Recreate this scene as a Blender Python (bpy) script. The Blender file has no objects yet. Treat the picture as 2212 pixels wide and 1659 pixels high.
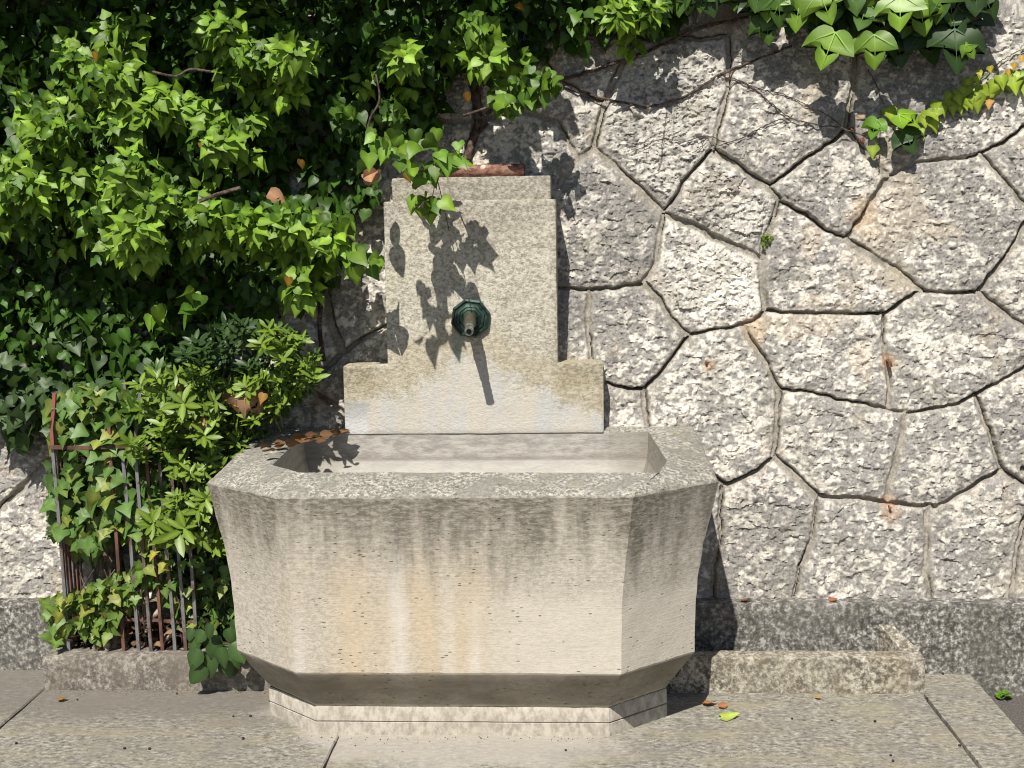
import bpy, math, random
import numpy as np
from mathutils import Vector, Matrix

sc = bpy.context.scene
COL = sc.collection
rnd = random.Random(7)
rs = np.random.RandomState(11)

# ------------------------------------------------------------------ camera
VW, VH = 2212.0, 1659.0
FPX = 2693.0
PITCH, YAW, ROLL = .1243, .0538, -.0152
CAM = np.array([.348, -3.99, 1.465])
fw = np.array([-math.sin(YAW) * math.cos(PITCH), math.cos(YAW) * math.cos(PITCH), -math.sin(PITCH)])
r0 = np.array([math.cos(YAW), math.sin(YAW), 0.])
u0 = np.cross(r0, fw)
r2 = r0 * math.cos(ROLL) + u0 * math.sin(ROLL)
u2 = -r0 * math.sin(ROLL) + u0 * math.cos(ROLL)
cam = bpy.data.objects.new('camera', bpy.data.cameras.new('camera'))
COL.objects.link(cam)
cam.data.sensor_width = 36
cam.data.lens = FPX / VW * 36
cam.data.clip_end = 500
cam.matrix_world = Matrix(((r2[0], u2[0], -fw[0], CAM[0]), (r2[1], u2[1], -fw[1], CAM[1]), (r2[2], u2[2], -fw[2], CAM[2]), (0, 0, 0, 1)))
sc.camera = cam

# ------------------------------------------------------------------ light
SUN_D = np.array([.27, 1., -1.36]); SUN_D /= np.linalg.norm(SUN_D)
world = bpy.data.worlds.new("World"); sc.world = world; world.use_nodes = True
wn = world.node_tree; wn.nodes.clear()
sky = wn.nodes.new('ShaderNodeTexSky'); sky.sky_type = 'NISHITA'; sky.sun_disc = False
sky.sun_elevation = math.asin(-SUN_D[2])
sky.sun_rotation = math.atan2(-SUN_D[0], -SUN_D[1])
bg = wn.nodes.new('ShaderNodeBackground'); bg.inputs[1].default_value = .05
wo = wn.nodes.new('ShaderNodeOutputWorld')
wn.links.new(sky.outputs[0], bg.inputs[0]); wn.links.new(bg.outputs[0], wo.inputs[0])
sl = bpy.data.lights.new('sun', 'SUN'); sl.energy = 4.6; sl.angle = math.radians(.5); sl.color = (1, .955, .87)
so = bpy.data.objects.new('sun', sl); COL.objects.link(so)
so.rotation_euler = Vector(SUN_D).to_track_quat('-Z', 'Y').to_euler()
so.location = (-1, -3, 5)
sc.view_settings.view_transform = 'Standard'; sc.view_settings.look = 'None'
sc.cycles.filter_width = 1.1; sc.view_settings.gamma = 1; sc.view_settings.exposure = .45

# ------------------------------------------------------------------ helpers
def ray(px, py):
    d = fw * FPX + r2 * (px - VW / 2) + u2 * (VH / 2 - py)
    return d
def at_y(px, py, y):
    d = ray(px, py); return CAM + d * ((y - CAM[1]) / d[1])
def at_z(px, py, z):
    d = ray(px, py); return CAM + d * ((z - CAM[2]) / d[2])
WK, WY0, WZ0 = .16, .068, .236
def wall_y(z): return WY0 + (z - WZ0) * WK
def at_wall(px, py, off=0.):          # point on the battered wall face, off metres in front of it
    d = ray(px, py)
    t = (WY0 - off - CAM[1] + (CAM[2] - WZ0) * WK) / (d[1] - WK * d[2])
    return CAM + d * t

def hsh(ix, iy, seed):
    ix = ix.astype(np.int64).astype(np.uint64); iy = iy.astype(np.int64).astype(np.uint64)
    h = (ix * np.uint64(374761393) + iy * np.uint64(668265263) + np.uint64(seed * 974634777 + 12345)) & np.uint64(0xffffffff)
    h = ((h ^ (h >> np.uint64(13))) * np.uint64(1274126177)) & np.uint64(0xffffffff)
    h = ((h ^ (h >> np.uint64(16))) * np.uint64(2246822519)) & np.uint64(0xffffffff)
    h = h ^ (h >> np.uint64(15))
    return (h & np.uint64(0xffffff)).astype(np.float64) / 16777216.
def vnoise(x, y, seed=0):
    x = np.asarray(x, float); y = np.asarray(y, float)
    ix = np.floor(x); iy = np.floor(y); fx = x - ix; fy = y - iy
    fx = fx * fx * (3 - 2 * fx); fy = fy * fy * (3 - 2 * fy)
    a = hsh(ix, iy, seed); b = hsh(ix + 1, iy, seed); c = hsh(ix, iy + 1, seed); d = hsh(ix + 1, iy + 1, seed)
    return (a * (1 - fx) + b * fx) * (1 - fy) + (c * (1 - fx) + d * fx) * fy
def fbm(x, y, seed=0, o=4):
    s = 0; a = 1; t = 0
    for i in range(o):
        s = s + a * vnoise(x * 2 ** i + 17.3 * i, y * 2 ** i - 9.1 * i, seed + i); t += a; a *= .5
    return s / t
def worley(x, y, seed=0):
    ix = np.floor(x); iy = np.floor(y)
    f1 = np.full(x.shape, 9.); f2 = f1.copy(); dx = f1 * 0; dy = f1 * 0; cid = f1 * 0
    for i in (-1, 0, 1):
        for j in (-1, 0, 1):
            cx = ix + i; cy = iy + j
            qx = cx + .15 + .7 * hsh(cx, cy, seed); qy = cy + .15 + .7 * hsh(cx, cy, seed + 1)
            ex = x - qx; ey = y - qy; d = np.hypot(ex, ey)
            n = d < f1
            f2 = np.where(n, f1, np.minimum(f2, d))
            dx = np.where(n, ex, dx); dy = np.where(n, ey, dy); cid = np.where(n, hsh(cx, cy, seed + 2), cid)
            f1 = np.where(n, d, f1)
    return f1, f2, cid, dx, dy
def sstep(a, b, x):
    t = np.clip((x - a) / (b - a), 0, 1); return t * t * (3 - 2 * t)

# ---- node materials
class NB:
    def __init__(s, name):
        s.m = bpy.data.materials.new(name); s.m.use_nodes = True; s.t = s.m.node_tree; s.t.nodes.clear()
        s.out = s.t.nodes.new('ShaderNodeOutputMaterial'); s.b = s.t.nodes.new('ShaderNodeBsdfPrincipled')
        s.t.links.new(s.b.outputs[0], s.out.inputs[0])
        s.tc = s.t.nodes.new('ShaderNodeTexCoord')
    def lk(s, a, b): s.t.links.new(a, b)
    def vec(s, scale=(1, 1, 1), warp=0):
        mp = s.t.nodes.new('ShaderNodeMapping'); mp.inputs['Scale'].default_value = scale
        s.lk(s.tc.outputs['Object'], mp.inputs[0]); return mp.outputs[0]
    def noise(s, sc, stretch=(1, 1, 1), det=5, rough=.6, dist=0.):
        n = s.t.nodes.new('ShaderNodeTexNoise'); n.inputs['Scale'].default_value = sc
        n.inputs['Detail'].default_value = det; n.inputs['Roughness'].default_value = rough; n.inputs['Distortion'].default_value = dist
        s.lk(s.vec(stretch), n.inputs['Vector']); return n.outputs[0]
    def voro(s, sc, stretch=(1, 1, 1), feat='F1'):
        n = s.t.nodes.new('ShaderNodeTexVoronoi'); n.feature = feat; n.inputs['Scale'].default_value = sc
        s.lk(s.vec(stretch), n.inputs['Vector']); return n.outputs[0]
    def rng(s, v, a, b, lo=0., hi=1.):
        n = s.t.nodes.new('ShaderNodeMapRange'); n.interpolation_type = 'SMOOTHSTEP'
        s.lk(v, n.inputs[0]); n.inputs[1].default_value = a; n.inputs[2].default_value = b
        n.inputs[3].default_value = lo; n.inputs[4].default_value = hi; return n.outputs[0]
    def math(s, op, a, b):
        n = s.t.nodes.new('ShaderNodeMath'); n.operation = op
        for i, v in enumerate((a, b)):
            if isinstance(v, (int, float)): n.inputs[i].default_value = v
            else: s.lk(v, n.inputs[i])
        return n.outputs[0]
    def mix(s, f, a, b, mode='MIX'):
        n = s.t.nodes.new('ShaderNodeMix'); n.data_type = 'RGBA'; n.blend_type = mode
        if isinstance(f, (int, float)): n.inputs[0].default_value = f
        else: s.lk(f, n.inputs[0])
        for i, v in ((6, a), (7, b)):
            if isinstance(v, tuple): n.inputs[i].default_value = (*v[:3], 1)
            else: s.lk(v, n.inputs[i])
        return n.outputs[2]
    def attr(s, name):
        n = s.t.nodes.new('ShaderNodeAttribute'); n.attribute_name = name; return n.outputs['Color']
    def sep(s):
        n = s.t.nodes.new('ShaderNodeSeparateXYZ'); s.lk(s.tc.outputs['Object'], n.inputs[0]); return n.outputs
    def bump(s, h, dist, st=1.):
        n = s.t.nodes.new('ShaderNodeBump'); n.inputs['Strength'].default_value = st; n.inputs['Distance'].default_value = dist
        s.lk(h, n.inputs['Height'])
        if s.b.inputs['Normal'].links: s.lk(s.b.inputs['Normal'].links[0].from_socket, n.inputs['Normal'])
        s.lk(n.outputs[0], s.b.inputs['Normal']); return s
    def fin(s, col, rough=.85, spec=.3, metal=0.):
        if isinstance(col, tuple): s.b.inputs['Base Color'].default_value = (*col[:3], 1)
        else: s.lk(col, s.b.inputs['Base Color'])
        s.b.inputs['Roughness'].default_value = rough; s.b.inputs['Specular IOR Level'].default_value = spec
        s.b.inputs['Metallic'].default_value = metal
        return s.m

def link(name, me, mat=None, parent=None):
    o = bpy.data.objects.new(name, me); COL.objects.link(o)
    if mat is not None: me.materials.append(mat)
    if parent is not None: o.parent = parent
    return o
def tag(o, label=None, cat=None, group=None, kind=None):
    if label: o['label'] = label
    if cat: o['category'] = cat
    if group: o['group'] = group
    if kind: o['kind'] = kind
    return o
def empty(name, label, cat, group=None, loc=(0, 0, 0)):
    o = bpy.data.objects.new(name, None); COL.objects.link(o); o.location = loc; o.empty_display_size = .05
    return tag(o, label, cat, group)
def mesh(name, V, F, smooth=None):
    me = bpy.data.meshes.new(name); me.from_pydata([tuple(map(float, v)) for v in V], [], [tuple(map(int, f)) for f in F]); me.update()
    if smooth is not None:
        me.shade_smooth(); me.set_sharp_from_angle(angle=math.radians(smooth))
    return me
def grid_mesh(name, P, flip=False):       # P (n,m,3)
    n, m = P.shape[:2]
    idx = np.arange(n * m).reshape(n, m)
    q = np.stack([idx[:-1, :-1], idx[:-1, 1:], idx[1:, 1:], idx[1:, :-1]], -1).reshape(-1, 4)
    if flip: q = q[:, ::-1]
    me = bpy.data.meshes.new(name); me.vertices.add(n * m); me.vertices.foreach_set('co', P.reshape(-1).astype(np.float32))
    k = len(q); me.loops.add(k * 4); me.loops.foreach_set('vertex_index', q.reshape(-1).astype(np.int32))
    me.polygons.add(k); me.polygons.foreach_set('loop_start', np.arange(0, k * 4, 4, dtype=np.int32))
    me.polygons.foreach_set('loop_total', np.full(k, 4, np.int32)); me.update(calc_edges=True); me.validate()
    return me
def set_col(me, C, name='Col'):
    a = me.color_attributes.new(name, 'FLOAT_COLOR', 'POINT')
    C4 = np.ones((len(C), 4), np.float32); C4[:, :3] = C; a.data.foreach_set('color', C4.reshape(-1))

class MB:
    def __init__(s): s.V = []; s.F = []
    def add(s, V, F):
        o = len(s.V); s.V += [tuple(map(float, v)) for v in V]; s.F += [tuple(i + o for i in f) for f in F]
    def box(s, x0, x1, y0, y1, z0, z1, bev=.004, seg=.03, jit=.0012, seed=0):
        # bevelled and slightly worn box: each side a subdivided patch in cube-sphere fashion
        import bmesh
        bm = bmesh.new(); bmesh.ops.create_cube(bm, size=1)
        for v in bm.verts:
            v.co = Vector(((x0 + x1) / 2 + v.co.x * (x1 - x0), (y0 + y1) / 2 + v.co.y * (y1 - y0), (z0 + z1) / 2 + v.co.z * (z1 - z0)))
        for ax in range(3):
            L = (x1 - x0, y1 - y0, z1 - z0)[ax]; n = max(1, int(L / seg)); lo = (x0, y0, z0)[ax]
            for k in range(1, min(n, 90)):
                co = [0, 0, 0]; co[ax] = lo + L * k / min(n, 90); no = [0, 0, 0]; no[ax] = 1
                bmesh.ops.bisect_plane(bm, geom=bm.verts[:] + bm.edges[:] + bm.faces[:], plane_co=co, plane_no=no)
        bm.normal_update()
        ed = [e for e in bm.edges if len(e.link_faces) == 2 and e.calc_face_angle(0) > 1]
        bmesh.ops.bevel(bm, geom=ed, offset=bev, segments=2, affect='EDGES', profile=.6)
        V = np.array([v.co[:] for v in bm.verts])
        if jit:
            for ax in range(3):
                V[:, ax] += jit * 2 * (fbm(V[:, 0] * 23 + V[:, 1] * 31 + ax * 9, V[:, 2] * 27 + V[:, 1] * 19, seed + ax, 3) - .5)
        bm.verts.ensure_lookup_table(); bm.verts.index_update()
        s.add(V, [[v.index for v in f.verts] for f in bm.faces]); bm.free(); return s
    def tube(s, pts, rad, n=8, cap=True, jit=0.):
        pts = [np.array(p, float) for p in pts]
        if not hasattr(rad, '__len__'): rad = [rad] * len(pts)
        V = []; F = []; pu = None
        for i, p in enumerate(pts):
            d = pts[min(i + 1, len(pts) - 1)] - pts[max(i - 1, 0)]; d /= np.linalg.norm(d) + 1e-9
            if pu is None:
                a = np.array([0, 0, 1.]) if abs(d[2]) < .9 else np.array([1., 0, 0]); u = np.cross(d, a)
            else: u = pu - d * (pu @ d)
            u /= np.linalg.norm(u); pu = u; w = np.cross(d, u)
            for k in range(n):
                t = 2 * math.pi * (k + .5) / n; r = rad[i] * (1 + jit * rnd.uniform(-1, 1))
                V.append(p + (u * math.cos(t) + w * math.sin(t)) * r)
        for i in range(len(pts) - 1):
            for k in range(n):
                F.append((i * n + k, i * n + (k + 1) % n, (i + 1) * n + (k + 1) % n, (i + 1) * n + k))
        if cap: F.append(tuple(range(n))[::-1]); F.append(tuple((len(pts) - 1) * n + k for k in range(n)))
        s.add(V, F); return s
    def build(s, name, mat, parent=None, smooth=35):
        return link(name, mesh(name, s.V, s.F, smooth), mat, parent)

def smooth_path(pts, n=6):
    P = [np.array(p, float) for p in pts]; out = []
    for i in range(len(P) - 1):
        a = P[max(i - 1, 0)]; b = P[i]; c = P[i + 1]; d = P[min(i + 2, len(P) - 1)]
        for k in range(n):
            t = k / n
            out.append(.5 * ((2 * b) + (c - a) * t + (2 * a - 5 * b + 4 * c - d) * t * t + (3 * b - a - 3 * c + d) * t ** 3))
    out.append(P[-1]); return out

# ------------------------------------------------------------------ materials
def stone_mat(name, dark, mid, light, sc=60, st=(1, 1, 1), warm=None, bumpd=.002, rough=.9, big=3, contrast=(.35, .65)):
    b = NB(name)
    fine = b.noise(sc, st, 6, .7)
    mid_ = b.noise(sc * .33, st, 5, .7)
    fm = b.math('ADD', b.math('MULTIPLY', fine, .65), b.math('MULTIPLY', mid_, .35))
    col = b.mix(b.rng(fm, .44, .495), dark, mid)
    col = b.mix(b.rng(fm, .505, .58), col, light)
    bign = b.noise(big, (1, 1, 1), 4, .6)
    col = b.mix(b.rng(bign, .35, .7, 0, .45), col, mid)
    if warm: col = b.mix(b.rng(b.noise(big * 1.7, st, 5, .6), .48, .68, 0, .6), col, warm)
    b.bump(fine, bumpd); return b.fin(col, rough, .25)

M = {}
M['ledge'] = stone_mat('weathered_granite_dark', (.055, .052, .046), (.16, .152, .137), (.50, .48, .44), 62, (1, 1, 1), (.10, .095, .08), .003, contrast=(.30, .66))
M['trough'] = stone_mat('weathered_granite_pale', (.08, .07, .055), (.27, .245, .195), (.56, .53, .45), 80, (1, 1, 1), (.24, .19, .12), .003, contrast=(.34, .66))
M['kerb'] = stone_mat('weathered_granite_brown', (.10, .088, .075), (.20, .18, .155), (.40, .37, .32), 75, (1, 1, 1), (.17, .145, .115), .003, contrast=(.34, .68))

def paving_mat():
    b = NB('gneiss_paving')
    n1 = b.noise(60, (.8, 1.3, 1), 7, .78); n2 = b.noise(9, (.5, 1.4, 1), 5, .6)
    c = b.mix(b.rng(n1, .40, .5), (.095, .09, .078), (.245, .228, .192))
    c = b.mix(b.rng(n1, .52, .62), c, (.43, .41, .36))
    n3 = b.noise(24, (.8, 1.2, 1), 5, .7)
    c = b.mix(b.rng(n3, .5, .66, 0, .55), c, (.13, .122, .10)); c = b.mix(b.rng(n3, .46, .34, 0, .4), c, (.42, .40, .35))
    c = b.mix(b.rng(n2, .46, .66, 0, .5), c, (.29, .26, .17))
    c = b.mix(b.rng(b.noise(4, (1, 1, 1), 4, .6), .5, .68, 0, .55), c, (.19, .178, .157))
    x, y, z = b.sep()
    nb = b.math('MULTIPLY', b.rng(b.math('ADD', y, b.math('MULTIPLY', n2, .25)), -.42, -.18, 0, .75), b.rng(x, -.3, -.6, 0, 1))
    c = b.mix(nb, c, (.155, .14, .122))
    # pale mineral wash around the fountain foot
    ex = b.math('MULTIPLY', x, .95); ey = b.math('MULTIPLY', b.math('ADD', y, .34), 1.25)
    d = b.math('SQRT', b.math('ADD', b.math('MULTIPLY', ex, ex), b.math('MULTIPLY', ey, ey)), 0)
    d = b.math('ADD', d, b.math('MULTIPLY', b.math('SUBTRACT', b.noise(5, (1, 1, 1), 4, .6), .5), .5))
    c = b.mix(b.rng(d, .44, .62, .65, 0), c, (.42, .385, .345))
    b.bump(n1, .002); return b.fin(c, .85, .25)
M['paving'] = paving_mat()
b = NB('asphalt'); n = b.noise(160, det=4, rough=.7)
M['asphalt'] = b.bump(n, .002).fin(b.mix(b.rng(n, .35, .7), (.06, .055, .05), (.17, .155, .14)), .95, .2)
b = NB('earth'); n = b.noise(60, det=6, rough=.75)
M['soil'] = b.bump(n, .012).fin(b.mix(b.rng(n, .4, .65), (.022, .016, .011), (.11, .08, .055)), 1, .1)

def basin_mat():
    b = NB('basin_limestone'); x, y, z = b.sep()
    grain = b.noise(70, (.8, .8, 1.5), 8, .8); g2 = b.noise(120, (.6, .6, 1.6), 4, .7)
    c = b.mix(b.rng(grain, .36, .62), (.34, .305, .255), (.535, .49, .42))
    # ochre staining low on the front, in vertical runs
    run = b.noise(5.5, (1.3, 1.3, .22), 5, .55)
    cx = b.math('ADD', x, .16); lm = b.rng(b.math('ABSOLUTE', cx, 0), .12, .42, 1, 0)
    low = b.math('MULTIPLY', b.rng(z, .66, .40, 0, 1), b.rng(z, .14, .22, 0, 1))
    och = b.math('MULTIPLY', b.math('MULTIPLY', lm, low), b.rng(run, .38, .58, .25, 1))
    c = b.mix(b.math('MULTIPLY', och, .6), c, (.56, .44, .285))
    # pale wash low right
    pr = b.math('MULTIPLY', b.rng(x, -.02, .2, 0, 1), b.math('MULTIPLY', b.rng(b.math('ADD', z, b.math('MULTIPLY', run, .22)), .60, .50, 0, 1), b.rng(z, .18, .22, 0, 1)))
    c = b.mix(b.math('MULTIPLY', pr, .62), c, (.58, .535, .455))
    # white lime runs
    for xc, w, hi in ((-.165, .030, .66), (-.02, .022, .58), (.05, .02, .5), (-.45, .025, .45)):
        wob = b.math('ADD', x, b.math('MULTIPLY', b.math('SUBTRACT', b.noise(7, (.1, .1, 1), 3, .5), .5), .03))
        m = b.rng(b.math('ABSOLUTE', b.math('SUBTRACT', wob, xc), 0), w * .1, w * 1.5, 1, 0)
        m = b.math('MULTIPLY', m, b.math('MULTIPLY', b.rng(z, hi, hi - .18, 0, 1), b.rng(b.noise(9, (1.5, 1.5, .4), 5, .7), .3, .6, .25, 1)))
        c = b.mix(b.math('MULTIPLY', m, .6), c, (.63, .60, .55))
    # grey-green algae under the rim with ragged drips
    drip = b.noise(11, (1.4, 1.4, .16), 6, .65)
    t = b.math('ADD', z, b.math('MULTIPLY', b.math('SUBTRACT', drip, .5), .75))
    al = b.math('MULTIPLY', b.rng(t, .46, .76, 0, 1), b.rng(b.noise(70, (.6, .6, 1.8), 5, .75), .36, .6, .45, 1))
    c = b.mix(b.math('MULTIPLY', al, .95), c, (.115, .105, .08))
    sof_shade = b.math('MULTIPLY', b.rng(z, .220, .216, 0, 1), b.rng(z, .088, .10, 0, 1))  # soffit colour darkened so the underside reads as unlit
    c = b.mix(b.math('MULTIPLY', sof_shade, b.rng(b.noise(6, (1, 1, 2), 4, .6), .3, .7, .5, .9)), c, (.19, .172, .135))
    # lichen on the rim top
    lich = b.noise(95, (1, 1, 1), 6, .8); cov = b.noise(8, (1, 1, 1), 4, .6)
    tz = b.rng(z, .728, .738, 0, 1)
    c = b.mix(tz, c, b.mix(b.rng(lich, .42, .62), (.15, .145, .128), (.52, .485, .42)))
    c = b.mix(b.math('MULTIPLY', tz, b.rng(cov, .47, .6, 0, .7)), c, (.20, .195, .17))
    c = b.mix(b.math('MULTIPLY', tz, b.rng(b.noise(16, (1, 1, 1), 4, .7), .64, .72, 0, .7)), c, (.42, .34, .12))
    tool = b.noise(26, (.25, .25, 9), 4, .7)
    c = b.mix(b.math('MULTIPLY', b.rng(tool, .5, .64, 0, .25), b.rng(z, .40, .60, .3, 1)), c, (.17, .15, .12))
    b.bump(tool, .0006)
    # pits
    pit = b.voro(55, (.55, .55, 1.7)); pr_ = b.noise(14, (1, 1, 1), 3, .6)
    pm = b.math('MULTIPLY', b.rng(pit, .10, .19, 1, 0), b.rng(pr_, .50, .58, 0, 1))
    c = b.mix(b.math('MULTIPLY', pm, .6), c, (.12, .10, .08))
    b.bump(grain, .0012); b.bump(g2, .0008); b.bump(pm, -.004)
    return b.fin(c, .9, .2)
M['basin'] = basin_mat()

def cavity_mat():
    b = NB('basin_inside'); n = b.noise(30, (.7, .7, 2), 6, .7); x, y, z = b.sep()
    c = b.mix(b.rng(n, .35, .65), (.28, .262, .235), (.44, .42, .38))
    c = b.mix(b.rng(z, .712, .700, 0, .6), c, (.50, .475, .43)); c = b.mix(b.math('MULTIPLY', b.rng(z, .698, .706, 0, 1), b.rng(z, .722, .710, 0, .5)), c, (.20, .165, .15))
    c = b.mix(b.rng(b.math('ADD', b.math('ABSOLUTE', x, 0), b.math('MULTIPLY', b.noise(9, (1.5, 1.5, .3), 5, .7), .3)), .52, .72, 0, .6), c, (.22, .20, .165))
    b.bump(n, .003); return b.fin(c, .85, .25)
M['cavity'] = cavity_mat()

def panel_mat():
    b = NB('back_panel_gneiss'); x, y, z = b.sep()
    g = b.noise(95, (.85, .85, 1.1), 7, .78); g2 = b.noise(9, (.45, .45, 1.6), 6, .7, .6)
    c = b.mix(b.rng(g, .36, .60), (.27, .245, .195), (.64, .60, .50))
    c = b.mix(b.rng(g2, .50, .64, 0, .3), c, (.35, .32, .25))
    # wavy strata
    w = b.noise(3.2, (1.0, 1.0, 3.4), 7, .62, .8)
    st = b.rng(b.math('ABSOLUTE', b.math('SUBTRACT', w, .5), 0), .0015, .009, 1, 0)
    c = b.mix(b.math('MULTIPLY', b.math('MULTIPLY', st, b.rng(g2, .4, .55, .1, 1)), .75), c, (.20, .17, .125))
    # grey weathering near top edges
    tn = b.math('ADD', z, b.math('MULTIPLY', b.math('SUBTRACT', b.noise(6, (1, 1, 1), 5, .7), .5), .45))
    c = b.mix(b.math('MULTIPLY', b.rng(tn, 1.38, 1.60, 0, .75), b.rng(g, .30, .62, 1, .45)), c, (.20, .175, .15))
    # water washed zone below the spout
    ax = b.math('ABSOLUTE', b.math('ADD', x, .02), 0)
    edge = b.math('ADD', b.math('ADD', z, b.math('MULTIPLY', ax, .5)), b.math('MULTIPLY', b.math('SUBTRACT', b.noise(9, (1, 1, .8), 7, .75), .5), .36))
    wash = b.rng(edge, 1.11, .99, 0, 1)
    wc = b.mix(b.rng(b.noise(5, (1.5, 1.5, .5), 5, .6), .38, .62), (.58, .53, .46), (.52, .525, .52))
    c = b.mix(b.math('MULTIPLY', wash, .82), c, wc)
    sh = b.math('MULTIPLY', b.rng(ax, .27, .33, 0, 1), b.rng(b.math('ADD', z, b.math('MULTIPLY', b.noise(12, (1, 1, 1), 5, .7), .12)), .97, 1.03, 0, 1))
    c = b.mix(b.math('MULTIPLY', sh, .75), c, b.mix(b.rng(g, .38, .6), (.17, .145, .10), (.42, .37, .27)))
    # brown-ochre fringe above the wash
    fr = b.math('MULTIPLY', b.rng(edge, 1.05, 1.09, 0, 1), b.rng(edge, 1.22, 1.12, 0, 1))
    c = b.mix(b.math('MULTIPLY', fr, .35), c, (.40, .33, .20))
    # green copper run below the rosette
    gm = b.math('MULTIPLY', b.rng(b.math('ABSOLUTE', b.math('ADD', x, .045), 0), .006, .022, 1, 0), b.math('MULTIPLY', b.rng(z, .98, 1.10, 0, 1), b.rng(z, 1.16, 1.14, 0, 1)))
    c = b.mix(b.math('MULTIPLY', gm, .5), c, (.25, .34, .25))
    # blue-grey splash at bottom left corner
    bl = b.math('MULTIPLY', b.rng(x, -.365, -.335, 1, 0), b.rng(b.math('ADD', z, b.math('MULTIPLY', b.noise(18, (1, 1, 1), 3, .6), .05)), .915, .935, 1, 0))
    c = b.mix(b.math('MULTIPLY', bl, .7), c, b.mix(b.rng(z, .80, .90), (.66, .67, .70), (.34, .35, .36)))
    b.bump(g, .004); b.bump(w, .006, .5); return b.fin(c, .9, .22)
M['panel'] = panel_mat()

def attr_stone(name, bumps=((150, .0012), (50, .002)), rough=.9):
    b = NB(name); c = b.attr('Col')
    n = b.noise(140, det=5, rough=.75)
    c = b.mix(b.rng(n, .3, .7), b.mix(.32, c, (0, 0, 0)), b.mix(.12, c, (1, 1, 1)))
    for s, d in bumps: b.bump(b.noise(s, det=5, rough=.7), d)
    return b.fin(c, rough, .25)
M['masonry'] = attr_stone('rubble_masonry')

b = NB('rust'); n = b.noise(70, det=5, rough=.7)
M['rust'] = b.bump(n, .001).fin(b.mix(b.rng(n, .4, .62), (.07, .032, .022), (.30, .135, .085)), .8, .3)
b = NB('rust_pale'); n = b.noise(45, (1, 1, 2), det=6, rough=.75)
c = b.mix(b.rng(n, .4, .6), (.13, .055, .038), (.30, .165, .12))
M['pipe'] = b.bump(n, .002).fin(b.mix(b.rng(b.noise(30, det=4), .60, .68), c, (.55, .45, .36)), .75, .3)
b = NB('iron_bar'); n = b.noise(22, (1, 1, .35), det=6, rough=.7)
c = b.mix(b.rng(n, .45, .58), (.19, .195, .20), (.12, .075, .058))
M['bar'] = b.bump(b.noise(90), .0008).fin(c, .6, .4, .2)
b = NB('iron_bar_rusty'); n = b.noise(25, (1, 1, .4), det=6, rough=.7)
M['bar_rust'] = b.bump(b.noise(90), .0008).fin(b.mix(b.rng(n, .4, .62), (.07, .038, .028), (.17, .085, .062)), .75, .3)
b = NB('iron_bar_red'); n = b.noise(25, (1, 1, .4), det=6, rough=.7)
M['bar_red'] = b.bump(b.noise(90), .0008).fin(b.mix(b.rng(n, .4, .62), (.28, .09, .07), (.15, .08, .065)), .7, .3)
b = NB('bronze_patina'); n = b.noise(48, det=6, rough=.7); n2 = b.noise(14, det=4)
c = b.mix(b.rng(n, .36, .62), (.010, .020, .017), (.036, .072, .056))
c = b.mix(b.rng(n2, .56, .68, 0, .7), c, (.10, .17, .125))
M['bronze'] = b.bump(n, .0012).fin(c, .42, .5, .35)
b = NB('bronze_worn'); n = b.noise(40, det=5)
M['spout'] = b.bump(n, .001).fin(b.mix(b.rng(n, .42, .6), (.06, .085, .06), (.15, .10, .07)), .4, .5, .4)
b = NB('nozzle_metal'); n = b.noise(60, det=4)
M['nozzle'] = b.fin(b.mix(b.rng(n, .4, .6), (.40, .42, .38), (.16, .19, .16)), .35, .5, .7)
M['hole_shade'] = NB('bore_shade').fin((.01, .01, .01), .9, .1)  # near-black discs stand in for the shade inside the openings
b = NB('bark'); n = b.noise(40, (1, 1, .5), det=7, rough=.75)
M['bark'] = b.bump(n, .012).fin(b.mix(b.rng(n, .35, .65), (.05, .035, .026), (.30, .23, .175)), .95, .15)
b = NB('vine_bark'); n = b.noise(60, det=5)
M['stem'] = b.bump(n, .001).fin(b.mix(b.rng(n, .4, .65), (.05, .035, .028), (.15, .11, .085)), .9, .2)
b = NB('pale_root'); n = b.noise(50, det=5)
M['root'] = b.bump(n, .003).fin(b.mix(b.rng(n, .4, .65), (.16, .12, .09), (.46, .38, .31)), .9, .2)
b = NB('green_stem'); M['gstem'] = b.fin((.10, .14, .045), .7, .3)

def leaf_mat(name, trans=.35, rough=.38, spec=.5):
    b = NB(name); c = b.attr('Col')
    n = b.noise(90, det=3)
    c = b.mix(b.rng(n, .3, .7, 0, .28), c, b.mix(.5, c, (.05, .08, .01)))
    b.fin(c, rough, spec)
    t = b.t.nodes.new('ShaderNodeBsdfTranslucent'); b.lk(b.mix(.15, c, (.30, .45, .04)), t.inputs[0])
    mx = b.t.nodes.new('ShaderNodeMixShader'); mx.inputs[0].default_value = trans
    b.lk(b.b.outputs[0], mx.inputs[1]); b.lk(t.outputs[0], mx.inputs[2]); b.lk(mx.outputs[0], b.out.inputs[0])
    return b.m
M['leaf'] = leaf_mat('ivy_leaf', .27, .46, .35)
M['leaf_gloss'] = leaf_mat('glossy_leaf', .2, .42, .4)
M['dead'] = leaf_mat('dead_leaf', .15, .8, .2)

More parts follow.
